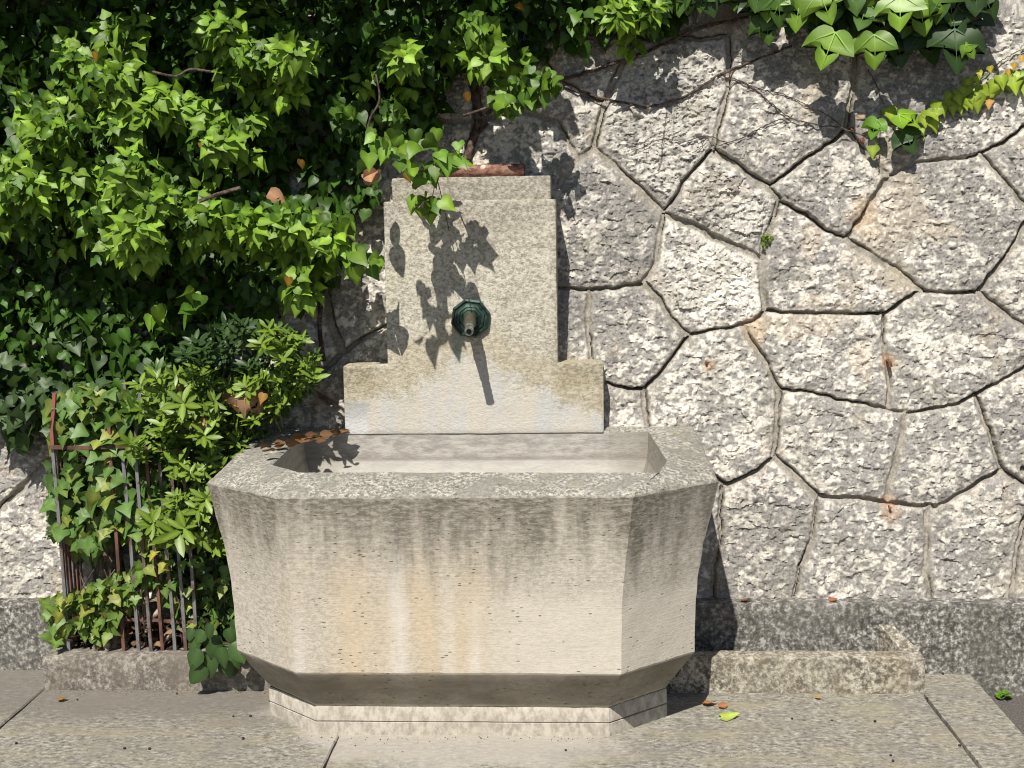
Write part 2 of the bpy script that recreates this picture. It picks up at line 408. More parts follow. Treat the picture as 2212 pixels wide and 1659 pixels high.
# ------------------------------------------------------------------ leaf shapes  (half outline from base to tip; x, y)
def leaf_shape(half, cups=.25, droop=.25, serr=None):
    half = np.array(half, float); k = len(half)
    ys = half[:, 1]; mid = np.stack([np.zeros(k), np.linspace(0, half[-1, 1], k)], 1)
    V = []; vein = []
    for i in range(k): V.append((0, mid[i, 1])); vein.append(1.)
    for sgn in (1, -1):
        for i in range(1, k - 1): V.append((sgn * half[i, 0], half[i, 1])); vein.append(0.)
    F = []
    R = [0] + [k + i for i in range(k - 2)] + [k - 1]; L = [0] + [k + (k - 2) + i for i in range(k - 2)] + [k - 1]
    for i in range(k - 1):
        a = [R[i], R[i + 1], i + 1, i]; a = list(dict.fromkeys(a)); F.append(a)
        c = [i, i + 1, L[i + 1], L[i]]; c = list(dict.fromkeys(c)); F.append(c)
    V = np.array(V)
    return V, [tuple(f) for f in F if len(f) > 2], np.array(vein)
SH = {
 'ivy':   leaf_shape([(0, 0), (.20, -.09), (.38, .0), (.46, .20), (.41, .42), (.27, .66), (.12, .88), (0, 1.12)]),
 'ivy3':  leaf_shape([(0, 0), (.22, -.12), (.42, -.02), (.53, .22), (.42, .38), (.30, .52), (.18, .76), (0, 1.08)]),
 'ivy5':  leaf_shape([(0, 0), (.22, -.16), (.44, -.10), (.36, .10), (.62, .30), (.30, .44), (.20, .66), (0, .98)]),
 'lance': leaf_shape([(0, 0), (.10, .18), (.155, .45), (.12, .75), (0, 1.0)]),
 'maple': leaf_shape([(0, 0), (.10, -.12), (.24, -.18), (.40, -.15), (.54, -.04), (.66, .14), (.75, .36), (.80, .62), (.62, .50), (.46, .42), (.31, .43), (.34, .56), (.35, .70), (.27, .89), (.14, 1.05), (0, 1.2)]),
 'round': leaf_shape([(0, 0), (.28, .02), (.44, .22), (.46, .45), (.32, .74), (.14, .95), (0, 1.06)]),
}
def leaves_mesh(name, L):
    """L: list of (pos, tip_dir, normal, size, shape, colour, fold, droop)"""
    VV = []; FF = []; CC = []; base = 0; extra = []
    for pos, td, nm, size, shp, col, fold, droop in L:
        V, F, vein = SH[shp]
        td = td / (np.linalg.norm(td) + 1e-9); nm = nm - td * (nm @ td); nm /= np.linalg.norm(nm) + 1e-9; sx = np.cross(td, nm)
        x = V[:, 0]; y = V[:, 1]
        wv = .05 * np.sin(y * 7 + pos[0] * 90) * np.sign(x) * (np.abs(x) > .2)
        z = fold * np.abs(x) * (1 - .5 * y) - droop * y * y + wv + .5 * math.sin(pos[0] * 611 + pos[2] * 277) * x * y - (.12 if shp == 'maple' else .35) * x * x * (1 if fold > 0 else -.5)
        P = pos + size * (np.outer(x, sx) + np.outer(y, td) + np.outer(z, nm))
        VV.append(P); FF.append([tuple(i + base for i in f) for f in F]); base += len(V)
        if shp == 'maple':
            for tx, ty in ((0, 1.12), (.72, .55), (-.72, .55)):
                q = []
                for t in (0, .25, .5, .75, 1.):
                    vx, vy = tx * t, ty * t; wd_ = .022 * (1.05 - t); nx, ny = ty * wd_, -tx * wd_
                    for sg in (1, -1):
                        x_, y_ = vx + nx * sg, vy + ny * sg
                        z_ = fold * abs(x_) * (1 - .5 * y_) - droop * y_ * y_ + .5 * math.sin(pos[0] * 611 + pos[2] * 277) * x_ * y_ - .12 * x_ * x_ * (1 if fold > 0 else -.5) + .035
                        q.append(pos + size * (x_ * sx + y_ * td + z_ * nm))
                P2 = np.array(q); VV.append(P2); FF.append([(base + 2 * i, base + 2 * i + 1, base + 2 * i + 3, base + 2 * i + 2) for i in range(4)]); base += 10
                extra.append(len(VV) - 1)
        CC.append(np.array(col)[None, :] * (.92 + .75 * vein[:, None] * np.array([1., .8, .6])))
        if shp == 'maple':
            for _ in range(3): CC.append(np.tile(np.clip(np.array(col) * 1.9 + .04, 0, 1), (10, 1)))
    me = bpy.data.meshes.new(name)
    me.from_pydata(np.concatenate(VV).tolist(), [], [f for g in FF for f in g]); me.update()
    set_col(me, np.clip(np.concatenate(CC), 0, 1)); me.shade_smooth()
    return me
def inpoly(x, y, P):
    P = np.array(P, float); c = np.zeros(np.shape(x), bool); j = len(P) - 1
    for i in range(len(P)):
        yi, yj = P[i, 1], P[j, 1]; xi, xj = P[i, 0], P[j, 0]
        if yi != yj: c ^= ((yi > y) != (yj > y)) & (x < (xj - xi) * (y - yi) / (yj - yi) + xi)
        j = i
    return c
def N3(): return rs.normal(size=3)

# =================================================================== SETTING
# ground
g = MB(); g.add([(-60, -60, -.075), (60, -60, -.075), (60, .4, -.075), (-60, .4, -.075)], [(0, 1, 2, 3)])
tag(g.build('ground', M['asphalt'], smooth=None), 'dark asphalt ground beyond the paving', None, kind='structure')

# pavement: slabs with real joints.  depth lines traced on z=0
def zx(px, py, z=0.): p = at_z(px, py, z); return p[0], p[1]
def slab(mb, poly, seed, top=0., bot=-.08, gap=.0022):
    c = np.mean(poly, 0); P = []
    for p in poly:
        d = np.array(c) - np.array(p); P.append(np.array(p) + d / np.linalg.norm(d) * gap * 1.5)
    n = len(P); pts = []
    for i in range(n):
        a, bb = P[i], P[(i + 1) % n]; k = max(2, int(np.linalg.norm(bb - a) / .03))
        for j in range(k): pts.append(a + (bb - a) * j / k)
    pts = np.array(pts); k = len(pts)
    pts += (np.stack([fbm(pts[:, 0] * 20, pts[:, 1] * 20, seed), fbm(pts[:, 0] * 20, pts[:, 1] * 20, seed + 5)], 1) - .5) * .006
    cc = pts.mean(0)
    inn = pts + (cc - pts) / np.linalg.norm(cc - pts, axis=1)[:, None] * .005
    V = [(p[0], p[1], bot) for p in pts] + [(p[0], p[1], top - .004) for p in pts] + [(p[0], p[1], top) for p in inn]
    F = [(i, (i + 1) % k, k + (i + 1) % k, k + i) for i in range(k)] + [(k + i, k + (i + 1) % k, 2 * k + (i + 1) % k, 2 * k + i) for i in range(k)]
    F.append(tuple(2 * k + i for i in range(k)))
    mb.add(V, F)
l1a, l1b = zx(82, 1501), zx(0, 1573)
l2x = zx(727, 1599)[0]; l3a, l3b = zx(2003, 1509), zx(2112, 1658); l4a, l4b = zx(2095, 1458), zx(2212, 1586)
x1, x3, x4 = l1a[0], l3a[0], (l4a[0] + l4b[0]) / 2
hy = zx(1475, 1547)[1]; hy2 = zx(2025, 1562)[1]
pav = MB(); FY = -2.2
slab(pav, [(-4.5, FY), (x1 - .02, FY), (x1, .01), (-4.5, .01)], 1)
slab(pav, [(x1, FY), (l2x - .02, FY), (l2x, -.52), (l2x, .01), (x1, .01)], 2)
slab(pav, [(l2x, FY), (x3 + .03, FY), (x3, hy2), (.4, hy), (l2x, hy)], 3)
slab(pav, [(l2x, hy), (.4, hy), (x3, hy2), (x3, .01), (l2x, .01)], 4)
slab(pav, [(x3 + .03, FY), (x4, FY), (x4, .01), (x3, .01)], 5)
tag(pav.build('pavement', M['paving'], smooth=30), 'grey gneiss slabs paving the foot of the wall', None, kind='structure')

# =================================================================== STONE WALL (heightfield)
JO = []   # (polyline px, half width m, depth m)
def J(pts, w=.008, d=.009): JO.append((pts, w, d))
DK = (.0036, .018); MT = (.0085, .0045)
J([(1200,622),(1275,628),(1390,612)], *DK)
J([(1272,628),(1270,700),(1278,790)], .007, .006)
J([(1392,610),(1418,565),(1425,520),(1435,465)], *MT)
J([(1395,612),(1425,645),(1450,690),(1488,722)], *MT)
J([(1430,455),(1380,405),(1330,360),(1285,322)], *MT)
J([(1435,455),(1460,425),(1475,395),(1505,360),(1540,325)], *DK)
J([(1440,465),(1500,490),(1560,520),(1600,538),(1645,560)], .009, .014)
J([(1284,318),(1240,355),(1205,400)], *MT)
J([(1284,320),(1304,233),(1320,187),(1347,133),(1367,90),(1380,20),(1375,-60)], .010, .010)
J([(1542,322),(1562,233),(1575,187),(1575,133),(1572,77),(1590,10),(1580,-60)], *MT)
J([(1367,90),(1440,70),(1510,85),(1572,77)], .007,.01)
J([(1548,328),(1598,360),(1625,385),(1658,404)], .009, .014)
J([(1658,404),(1700,375),(1742,343),(1808,297),(1828,277)], *DK)
J([(1658,404),(1682,433)], *MT)
J([(1682,433),(1742,467),(1785,497),(1828,517)], *DK)
J([(1682,433),(1672,470),(1648,533),(1645,600),(1652,672)], .009, .008)
J([(1828,277),(1838,217),(1845,187),(1848,133),(1855,60),(1845,-60)], .008, .012)
J([(1828,277),(1870,330),(1918,383)], *MT)
J([(1918,383),(1888,430),(1875,450),(1852,483),(1828,517)], .007, .015)
J([(1918,383),(1975,353),(2042,343),(2092,340),(2118,333),(2168,307),(2212,273),(2300,225)], *DK)
J([(2118,333),(2162,383),(2208,437),(2300,500)], *MT)
J([(1828,517),(1882,553),(1942,590),(1990,630)], .011, .009)
J([(1985,631),(2050,633),(2115,631)], *DK)
J([(2115,631),(2142,590),(2175,553),(2212,487),(2260,420)], .006, .014)
J([(2115,631),(2175,683),(2212,703),(2300,760)], *MT)
J([(1985,631),(1948,653),(1912,676),(1825,678),(1742,675),(1652,673)], *DK)
J([(1652,674),(1628,693),(1585,706),(1535,713),(1490,722)], *DK)
J([(1490,722),(1475,740),(1444,783),(1404,830),(1390,841),(1354,840),(1310,826)], *DK)
J([(1390,841),(1391,860),(1397,903),(1402,930)], *MT)
J([(1605,706),(1625,740),(1655,783),(1675,830),(1685,842)], .008, .012)
J([(1910,678),(1908,740),(1915,793),(1922,836),(1920,880)], .005, .012)
J([(1685,842),(1708,843),(1758,850),(1825,866),(1875,876),(1920,883),(1952,893),(2008,886),(2075,870),(2108,853),(2175,816),(2212,796),(2300,750)], *DK)
J([(1955,893),(1942,970),(1922,1036),(1915,1083)], *MT)
J([(2108,853),(2125,900),(2138,930),(2150,975),(2162,1013)], .006, .010)
J([(2162,1013),(2108,1046),(2058,1076),(2022,1096),(1975,1093),(1915,1085)], .0055, .014)
J([(2162,1013),(2212,1046),(2300,1095)], .007, .012)
J([(1685,843),(1678,930),(1672,990)], *MT)
J([(1672,990),(1625,1023),(1572,1050),(1555,1040),(1500,990)], .0055, .016)
J([(1674,988),(1722,1030),(1765,1073)], .010, .010)
J([(1765,1073),(1842,1076),(1915,1085)], .006, .019)
J([(1768,1075),(1752,1166),(1728,1226),(1715,1300)], .0055, .010)
J([(1562,1048),(1555,1116),(1557,1163),(1542,1226),(1538,1300)], .006, .012)
J([(2010,1096),(2002,1110),(2005,1156),(1998,1230),(2012,1300)], *MT)
J([(2260,1050),(2212,1130),(2195,1213),(2185,1300)], .009, .009)
J([(673,816),(700,800),(740,760),(790,728),(834,703),(900,680)], .006, .018)
J([(738,758),(715,700),(700,630),(715,560),(735,470),(700,380)], .014, .014)
J([(673,816),(670,845),(737,886),(800,930)], .007, .015)
J([(673,816),(600,830),(560,800),(500,860),(470,1000)], .008, .012)
J([(-60,1140),(0,1100),(80,1020),(107,996),(160,960)], .008, .013)
J([(160,960),(200,1100),(215,1300)], .009, .01)
J([(160,960),(90,880),(-60,860)], .009, .01)
J([(1012,380),(1010,333),(1027,277),(1030,227),(1020,167),(1035,80),(1020,-60)], .009, .014)
J([(1030,262),(970,262),(900,250)], .006, .01)
J([(1030,262),(1120,240),(1205,262),(1245,340)], .006, .01)
J([(1300,225),(1200,170),(1150,90),(1165,-60)], .008, .01)
def W2(px, py): p = at_wall(px, py); return (p[0], p[2])
segs = []
for pts, w, d in JO:
    q = [W2(*p) for p in pts]
    for a, c in zip(q[:-1], q[1:]): segs.append((a, c, w, d))
# joints outside the photographed area: edges of a jittered hex net
def hexpt(i, j):
    x = i * .40 + (j % 2) * .20; z = .24 + j * .33
    h1 = rnd_h(i, j, 1); h2 = rnd_h(i, j, 2); return (x + (h1 - .5) * .2, z + (h2 - .5) * .18)
def rnd_h(i, j, k): return float(hsh(np.array([i + 1000.]), np.array([j * 7 + k * 1000.]), 5)[0])
fx0, fx1 = W2(-40, 800)[0], W2(2260, 800)[0]
for i in range(-12, 13):
    for j in range(0, 8):
        for (a, c) in (((i, j), (i, j + 1)), ((i, j), (i + (1 if j % 2 else -1 if j % 2 and i % 2 else 0), j + 1)), ((i, j), (i + 1, j))):
            if (i + j) % 3 == 0 and c[1] == a[1]: continue
            p, q = hexpt(*a), hexpt(*c); m = ((p[0] + q[0]) / 2, (p[1] + q[1]) / 2)
            hid = m[0] < W2(660, 500)[0] and m[1] > W2(300, 900)[1] and m[0] > fx0
            out = m[0] < fx0 - .1 or m[0] > fx1 + .1 or m[1] > W2(1200, -80)[1] or hid
            if out: segs.append((p, q, .008, .010))
xs = np.concatenate([np.arange(-3.6, -1.75, .009), np.arange(-1.75, -.98, .0042), np.arange(-.98, -.50, .007), np.arange(-.50, 2.02, .0034), np.arange(2.02, 4.4, .01)])
zs = np.concatenate([np.arange(.16, 2.15, .0034), np.arange(2.15, 2.8, .02)])
X, Z = np.meshgrid(xs, zs)
wx = X + .007 * (fbm(X * 16, Z * 16, 3, 4) - .5) + .005 * (fbm(X * 70, Z * 70, 4, 3) - .5) + .009 * (fbm(X * 34, Z * 34, 5, 2) - .5)
wz = Z + .007 * (fbm(X * 16, Z * 16, 13, 4) - .5) + .005 * (fbm(X * 70, Z * 70, 14, 3) - .5) + .009 * (fbm(X * 34, Z * 34, 15, 2) - .5)
edge = np.full(X.shape, .5); jd = np.full(X.shape, .01); jw = np.full(X.shape, .008); sgn = np.zeros(X.shape)
for a, c, w, d in segs:
    ax, az = a; cx, cz = c; dx, dz = cx - ax, cz - az; L2 = dx * dx + dz * dz + 1e-9
    i0, i1 = np.searchsorted(xs, [min(ax, cx) - .16, max(ax, cx) + .16]); k0, k1 = np.searchsorted(zs, [min(az, cz) - .16, max(az, cz) + .16])
    if i1 <= i0 or k1 <= k0: continue
    sx_ = wx[k0:k1, i0:i1]; sz_ = wz[k0:k1, i0:i1]
    t = np.clip(((sx_ - ax) * dx + (sz_ - az) * dz) / L2, 0, 1)
    dist = np.hypot(sx_ - ax - t * dx, sz_ - az - t * dz) - w
    m = dist < edge[k0:k1, i0:i1]
    up_ = np.sign((sz_ - az - t * dz) + .3 * (sx_ - ax - t * dx)); sgn[k0:k1, i0:i1][m] = up_[m]
    edge[k0:k1, i0:i1][m] = dist[m]; jd[k0:k1, i0:i1][m] = d; jw[k0:k1, i0:i1][m] = w
# stones: flood fill on a coarse grid
gx = np.arange(-3.6, 4.4, .01); gz = np.arange(.16, 2.8, .01)
ii = np.clip(np.searchsorted(xs, gx), 0, len(xs) - 1); kk = np.clip(np.searchsorted(zs, gz), 0, len(zs) - 1)
free = edge[np.ix_(kk, ii)] > 0.001
lab = np.zeros(free.shape, int); nl = 0; H_, W_ = free.shape
for k in range(H_):
    for i in range(W_):
        if free[k, i] and not lab[k, i]:
            nl += 1; st = [(k, i)]; lab[k, i] = nl
            while st:
                a, c = st.pop()
                for da, dc in ((1, 0), (-1, 0), (0, 1), (0, -1)):
                    e, f = a + da, c + dc
                    if 0 <= e < H_ and 0 <= f < W_ and free[e, f] and not lab[e, f]: lab[e, f] = nl; st.append((e, f))
for _ in range(6):
    for sh, axx in ((1, 0), (-1, 0), (1, 1), (-1, 1)):
        r = np.roll(lab, sh, axx); lab = np.where(lab == 0, r, lab)
tr = np.random.RandomState(3)
white = .36 + .24 * tr.rand(nl + 1); warm = tr.rand(nl + 1) * .5; rough_ = .5 + .8 * tr.rand(nl + 1); tone = .84 + .30 * tr.rand(nl + 1); tiltx = tr.normal(size=nl + 1) * .025; tiltz = tr.normal(size=nl + 1) * .03; lift = tr.rand(nl + 1) * .006
def lab_at(px, py):
    x, z = W2(px, py); return lab[min(max(int((z - .16) / .01), 0), H_ - 1), min(max(int((x + 3.6) / .01), 0), W_ - 1)]
for px, py, wh, wm, rg in [(1560,450,.80,.1,1.3),(1460,830,.72,.8,1.1),(1530,920,.72,.7,1.1),(1310,480,.55,.35,1.2),(1520,590,.66,.2,1.1),(1650,200,.62,.3,1),(1430,300,.58,.2,1.2),
        (1780,420,.48,.25,1.1),(1760,590,.38,.35,1.),(2040,480,.52,.3,1),(1780,780,.25,.2,.7),(2050,760,.28,.45,.7),(1820,960,.48,.2,1),(2060,970,.30,.2,.7),
        (1650,1150,.44,.1,.7),(1870,1190,.34,.35,.7),(2100,1180,.80,.1,1.5),(1980,200,.42,.2,1),(2170,580,.5,.3,1),(50,1180,1.05,.8,.6),(50,1230,1.05,.8,.6),(20,1030,.75,.3,.8),(1370,760,.70,.5,1.1),(1240,700,.72,.4,1),
        (1340,880,.8,.6,1.0),(1230,250,.78,.6,.9),(780,660,.12,.0,.25),(690,740,.15,.0,.3),(1120,300,.25,.1,.6),(1520,1200,.5,.2,.5),(2190,900,.4,.5,.8)]:
    k = lab_at(px, py)
    if k: white[k] = wh; warm[k] = wm; rough_[k] = rg
ci = np.clip(((xs + 3.6) / .01).astype(int), 0, W_ - 1); ck = np.clip(((zs - .16) / .01).astype(int), 0, H_ - 1)
LB = lab[np.ix_(ck, ci)]
wh = white[LB]; wm = warm[LB]; rg = rough_[LB]
# fractured face relief
def facets(fx, fz, seed, warp, wf, amp, tilt):
    u = X + warp * (fbm(X * wf, Z * wf, seed, 3) - .5); v = Z + warp * (fbm(X * wf, Z * wf, seed + 1, 3) - .5)
    f1_, f2_, c_, dx_, dz_ = worley(u / fx, v / fz, seed + 10)
    global FD; FD = f2_ - f1_
    return amp * (c_ - .5) + tilt * fx * ((c_ * 7.3 % 1) - .5) * dx_ + tilt * fz * ((c_ * 13.7 % 1) - .55) * dz_, c_
ha, ca = facets(.075, .060, 31, .05, 14, .0045, .45)
hm, cm_ = facets(.034, .026, 35, .03, 30, .0045, .75)
hb, cb = facets(.0165, .0125, 41, .012, 60, .0030, .85)
crease = sstep(.10, .0, FD) * sstep(.42, .6, fbm(X * 22, Z * 22, 46, 3)); hb = hb - .0022 * crease
hr = .0045 * (1 - np.abs(2 * fbm(X * 34, Z * 40, 44, 4) - 1) * 3.)
hbig = .016 * (fbm(X * 5, Z * 5, 51, 4) - .5)
rel = .60 * rg * (ha * .7 + hm * .75 + hb * 1.35 + hr * 1.2) + hbig + lift[LB]
er = sstep(-.002, .0065, edge); er2 = sstep(0, .035, edge)
mort = -jd * (1 + .9 * (fbm(X * 9, Z * 9, 61, 3) - .5) * 2) + .008 * (fbm(X * 45, Z * 45, 62, 4) - .5)
crack = sstep(.003, .0, np.abs(edge + .002)) * sstep(.44, .50, fbm(X * 5, Z * 5, 63, 2)) * (sgn > 0)
mort = mort - .012 * crack
hgt = mort * (1 - er) + (.003 + rel * (.35 + .65 * er2) + .003 * er2) * er
Y = WY0 + (Z - WZ0) * WK - hgt
# colour
blob = fbm(X * 68 + 2 * fbm(X * 30, Z * 30, 70, 2), Z * 66, 71, 5); rdg = 1 - np.abs(2 * fbm(X * 46 + 3 * fbm(X * 20, Z * 20, 69, 2), Z * 52, 68, 3) - 1) * 3.2
pn = (blob - .5) * 1.9 + (cb - .5) * .30 + (cm_ - .5) * .45 + (ca - .5) * .30 + .30 * rdg + (fbm(X * 6, Z * 6, 72, 3) - .5) * .9
wmask = sstep(-.20, .24, pn + (wh - .50) * 1.9)
fine = fbm(X * 120, Z * 120, 73, 3)[..., None]
grey = np.array([.275, .255, .232]) * (.72 + .56 * fine) * (1 + .25 * (fbm(X * 12, Z * 12, 74, 3)[..., None] - .5))
wcol = (np.array([.72, .68, .61]) * (1 - wm[..., None] * .5) + np.array([.74, .66, .53]) * wm[..., None] * .5) * (.86 + .28 * fine)
C = grey * (1 - wmask[..., None]) + wcol * wmask[..., None]
och = (sstep(.60, .72, fbm(X * 7, Z * 7, 75, 4)) * (.25 + wm) * .55)[..., None]
C = C * (1 - och) + np.array([.52, .42, .29]) * och * (.8 + .4 * fine)
dirt = (sstep(.54, .70, fbm(X * 10 + 3, Z * 10, 76, 5)) * .45 * sstep(.15, .6, fbm(X * 90, Z * 90, 79, 3)))[..., None]
C = C * (1 - dirt) + np.array([.20, .185, .14]) * dirt
edged = (sstep(.018, .0, edge) * .25)[..., None]; C = C * (1 - edged) + np.array([.42, .37, .29]) * edged
spk = sstep(.60, .70, fbm(X * 150, Z * 150, 83, 2)) * .22 + crease * .45; C = C * (1 - spk[..., None] * .7)
C = C * (1 + .22 * (sstep(.3, .7, fbm(X * 2.2, Z * 2.2, 84, 3)) - .5))[..., None]
mc = np.array([.30, .265, .215]) * (.65 + .7 * fbm(X * 50, Z * 50, 77, 4)[..., None])
C = C * er[..., None] + mc * (1 - er[..., None])
C = C * (1 + (tone[LB] - 1) * er)[..., None]
moss = (sstep(.56, .68, fbm(X * 12, Z * 12, 85, 4)) * (1 - er) * .5)[..., None]; C = C * (1 - moss) + np.array([.13, .13, .07]) * moss
crk_shadow = (crack * (1 - er))[..., None]; C = C * (1 - crk_shadow * .6)  # crack colour darkened too, as a shadow line below the upper stones
lines = sstep(.0026, .0, np.abs(fbm(X * 8, Z * 8, 78, 4) - .5) * .22) * (wh > .2); C = C * (1 - .35 * lines[..., None])
def stain(px, py, r, col, st=1., drop=0.):
    global C
    x, z = W2(px, py); rr = np.hypot((X - x), (Z - z) * np.where(Z < z, 1 / (1 + drop), 1)) / r
    m = (st * sstep(1.15, .35, rr + .7 * (fbm(X * 40, Z * 40, 81, 3) - .5)))[..., None]
    C = C * (1 - m) + np.array(col) * m
stain(1531, 790, .026, (.45, .29, .17), .8); stain(1920, 783, .036, (.36, .23, .12), .75); stain(1920, 1090, .035, (.38, .23, .13), .75, 1.2)
stain(1630, 705, .05, (.52, .36, .20), .6, .8); stain(1870, 460, .07, (.50, .36, .20), .6, .6); stain(1940, 605, .07, (.50, .42, .28), .5)
stain(700, 860, .05, (.22, .08, .05), .6); stain(1858, 250, .02, (.35, .2, .08), .6)
P = np.stack([X, Y, Z], -1)
me = grid_mesh('stonework', P); set_col(me, np.clip(C.reshape(-1, 3), 0, 1)); me.shade_smooth(); me.set_sharp_from_angle(angle=math.radians(42))
wall = empty('stone_wall', 'tall retaining wall of large irregular pale grey stones with mortar joints', 'wall')
link('stonework', me, M['masonry'], wall)
bk = MB(); bk.add([(-3.6, .35, -.1), (4.4, .35, -.1), (4.4, 1.2, -.1), (-3.6, 1.2, -.1), (-3.6, wall_y(2.8) + .02, 2.8), (4.4, wall_y(2.8) + .02, 2.8), (4.4, 1.2, 2.8), (-3.6, 1.2, 2.8)],
       [(4, 5, 6, 7), (1, 2, 6, 5), (0, 4, 7, 3), (2, 3, 7, 6)])
bk.build('wall_core', M['kerb'], wall, None)
# base course of granite under the rubble
lg = MB(); edges = [-3.6, -1.95, -.55, .0, 1.18, 2.35, 3.4, 4.4]
lgx = [-3.6, -2.1, -.62, .55, 2.9, 4.4]
for k, (a, c) in enumerate(zip(lgx[:-1], lgx[1:])):
    lg.box(a + .001, c - .001, .0, .30, -.2, .236, .006, .04, .0022, k * 5)
lg.build('base_course', M['ledge'], wall)

# =================================================================== FOUNTAIN
ft = empty('stone_fountain', 'pale stone wall fountain with eight sided basin, back panel and bronze spout', 'fountain')
def path(a, bb, d1, d2, bx, yb): return np.array([(-bx, yb), (-bb, -d2), (-a, -d1), (a, -d1), (bb, -d2), (bx, yb)])
NS = [36, 16, 52, 16, 36, 40]
def ring(p6, z6, seed=0, jit=.0025):
    out = []
    for i in range(6):
        a = np.array([*p6[i], z6[i]]); c = np.array([*p6[(i + 1) % 6], z6[(i + 1) % 6]])
        for k in range(NS[i]): out.append(a + (c - a) * k / NS[i])
    return np.array(out)
def jitter(R, amt, f=16):
    R = R.copy(); u = R[..., 0] * f + R[..., 1] * f * 1.3
    for ax in range(3): R[..., ax] += amt * 2 * (fbm(u + ax * 31, R[..., 2] * f * 1.4 - R[..., 1] * f, 90 + ax, 4) - .5)
    return R
def loft(rings, cap_last=False, cap_first=False):
    R = np.array(rings); n = R.shape[1]; V = R.reshape(-1, 3); F = []
    for r in range(len(R) - 1):
        for k in range(n): F.append((r * n + k, r * n + (k + 1) % n, (r + 1) * n + (k + 1) % n, (r + 1) * n + k))
    if cap_last: F.append(tuple((len(R) - 1) * n + k for k in range(n)))
    if cap_first: F.append(tuple(range(n))[::-1])
    return V, F
YB = .13
def lerp(a, c, t): return a + (c - a) * t
pl = path(.426, .600, .520, .364, .60, YB); bo = path(.460, .680, .622, .434, .667, YB); ri = path(.494, .750, .637, .422, .729, YB)
rings = []
for t in (0, .25, .5, .75, .98): rings.append(ring(lerp(pl, bo, t), [lerp(.086, .223, t)] * 6))
for h in np.linspace(0, 1, 26):
    w = np.interp(1 - h, [0, .18, .36, .57, .73, 1], [1, .73, .38, .12, .05, 0])
    zo = np.array([lerp(.223, .800, h), lerp(.223, .733, h), lerp(.223, .733, h), lerp(.223, .733, h), lerp(.223, .733, h), lerp(.223, .800, h)])
    if h == 0: zo += .002
    if h == 1: zo -= .004
    rings.append(ring(lerp(bo, ri, w), zo))
inz = [.797, .786, .776, .776, .786, .797]
ip = np.array([zx(640, 949, inz[0]), zx(590, 1001, inz[1]), zx(648, 1018, inz[2]), zx(1424, 1018, inz[3]), zx(1440, 992, inz[4]), zx(1404, 943, inz[5])])
ip[0][1] = ip[5][1] = .075
zr = np.array([.800, .733, .733, .733, .733, .800])
for t, dz in ((.03, .0), (.10, .004), (.3, .004), (.6, .003), (.85, .001), (.95, .0), (.99, -.004)):
    rings.append(ring(lerp(ri, ip, t), lerp(zr, np.array(inz), t) + dz))
outer = jitter(jitter(np.array(rings), .0018), .0011, 45)
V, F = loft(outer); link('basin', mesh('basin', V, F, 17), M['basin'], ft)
last = outer[-1]
r_ = [last]; cen = np.array([0, -.22, 0])
for t, z in ((.0, .74), (.01, .70), (.03, .66), (.07, .64), (.10, .60), (.13, .50), (.20, .47)):
    q = ring(lerp(ip, ip * 0 + np.array([0, -.22]), t), [z] * 6); r_.append(jitter(q, .002))
V, F = loft(r_, True); bs = bpy.data.objects['basin']
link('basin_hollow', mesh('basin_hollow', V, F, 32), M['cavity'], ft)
pr_ = []
for o, z in ((0, -.02), (0, .036), (.0, .0375), (-.003, .039), (-.003, .041), (0, .043), (-.001, .082), (-.003, .0862)):
    off = path(.429 + o, .605 + o, .524 + o, .370 + o, .60 + o, YB); pr_.append(jitter(ring(off, [z] * 6), .0012))
b = NB('plinth_limestone'); n1 = b.noise(50, (1, 1, .6), 6, .7); n2 = b.noise(7, (1, 1, .6), 5, .6)
c = b.mix(b.rng(n1, .35, .62), (.31, .28, .235), (.50, .46, .395)); c = b.mix(b.rng(n2, .48, .66, 0, .3), c, (.32, .285, .24))
x, y, z = b.sep(); c = b.mix(b.rng(b.math('ABSOLUTE', b.math('SUBTRACT', z, .040), 0), .0006, .002, .75, 0), c, (.12, .10, .085))
M['plinth'] = b.bump(n1, .002).fin(c, .9, .2)
V, F = loft(pr_); link('plinth', mesh('plinth', V, F, 32), M['plinth'], ft)

# back panel
PY = .07
pan = MB()
def panel_mesh(outline, y0, y1, name, mat, bev=.005, seed=0):
    import bmesh
    bm = bmesh.new(); vs = [bm.verts.new((x, y0, z)) for x, z in outline]; f = bm.faces.new(vs)
    r = bmesh.ops.extrude_face_region(bm, geom=[f]); nv = [v for v in r['geom'] if isinstance(v, bmesh.types.BMVert)]
    for v in nv: v.co.y = y1
    bmesh.ops.recalc_face_normals(bm, faces=bm.faces[:])
    xs_ = [p[0] for p in outline]; zs_ = [p[1] for p in outline]
    for ax, lo, hi in ((0, min(xs_), max(xs_)), (2, min(zs_), max(zs_))):
        n = int((hi - lo) / .02)
        for k in range(1, n):
            co = [0, 0, 0]; co[ax] = lo + (hi - lo) * k / n + .0003; no = [0, 0, 0]; no[ax] = 1
            bmesh.ops.bisect_plane(bm, geom=bm.verts[:] + bm.edges[:] + bm.faces[:], plane_co=co, plane_no=no)
    bm.normal_update()
    ed = [e for e in bm.edges if len(e.link_faces) == 2 and e.calc_face_angle(0) > 1]
    bmesh.ops.bevel(bm, geom=ed, offset=bev, segments=2, affect='EDGES', profile=.6)
    for v in bm.verts:
        x, y, z = v.co
        for ax in range(3): v.co[ax] += .0035 * (float(fbm(np.array([x * 14 + y * 20 + ax * 7.]), np.array([z * 14 + y * 9.]), seed + ax, 4)[0]) - .5)
    me = bpy.data.meshes.new(name); bm.to_mesh(me); bm.free(); me.shade_smooth(); me.set_sharp_from_angle(angle=math.radians(38))
    return link(name, me, mat, ft)
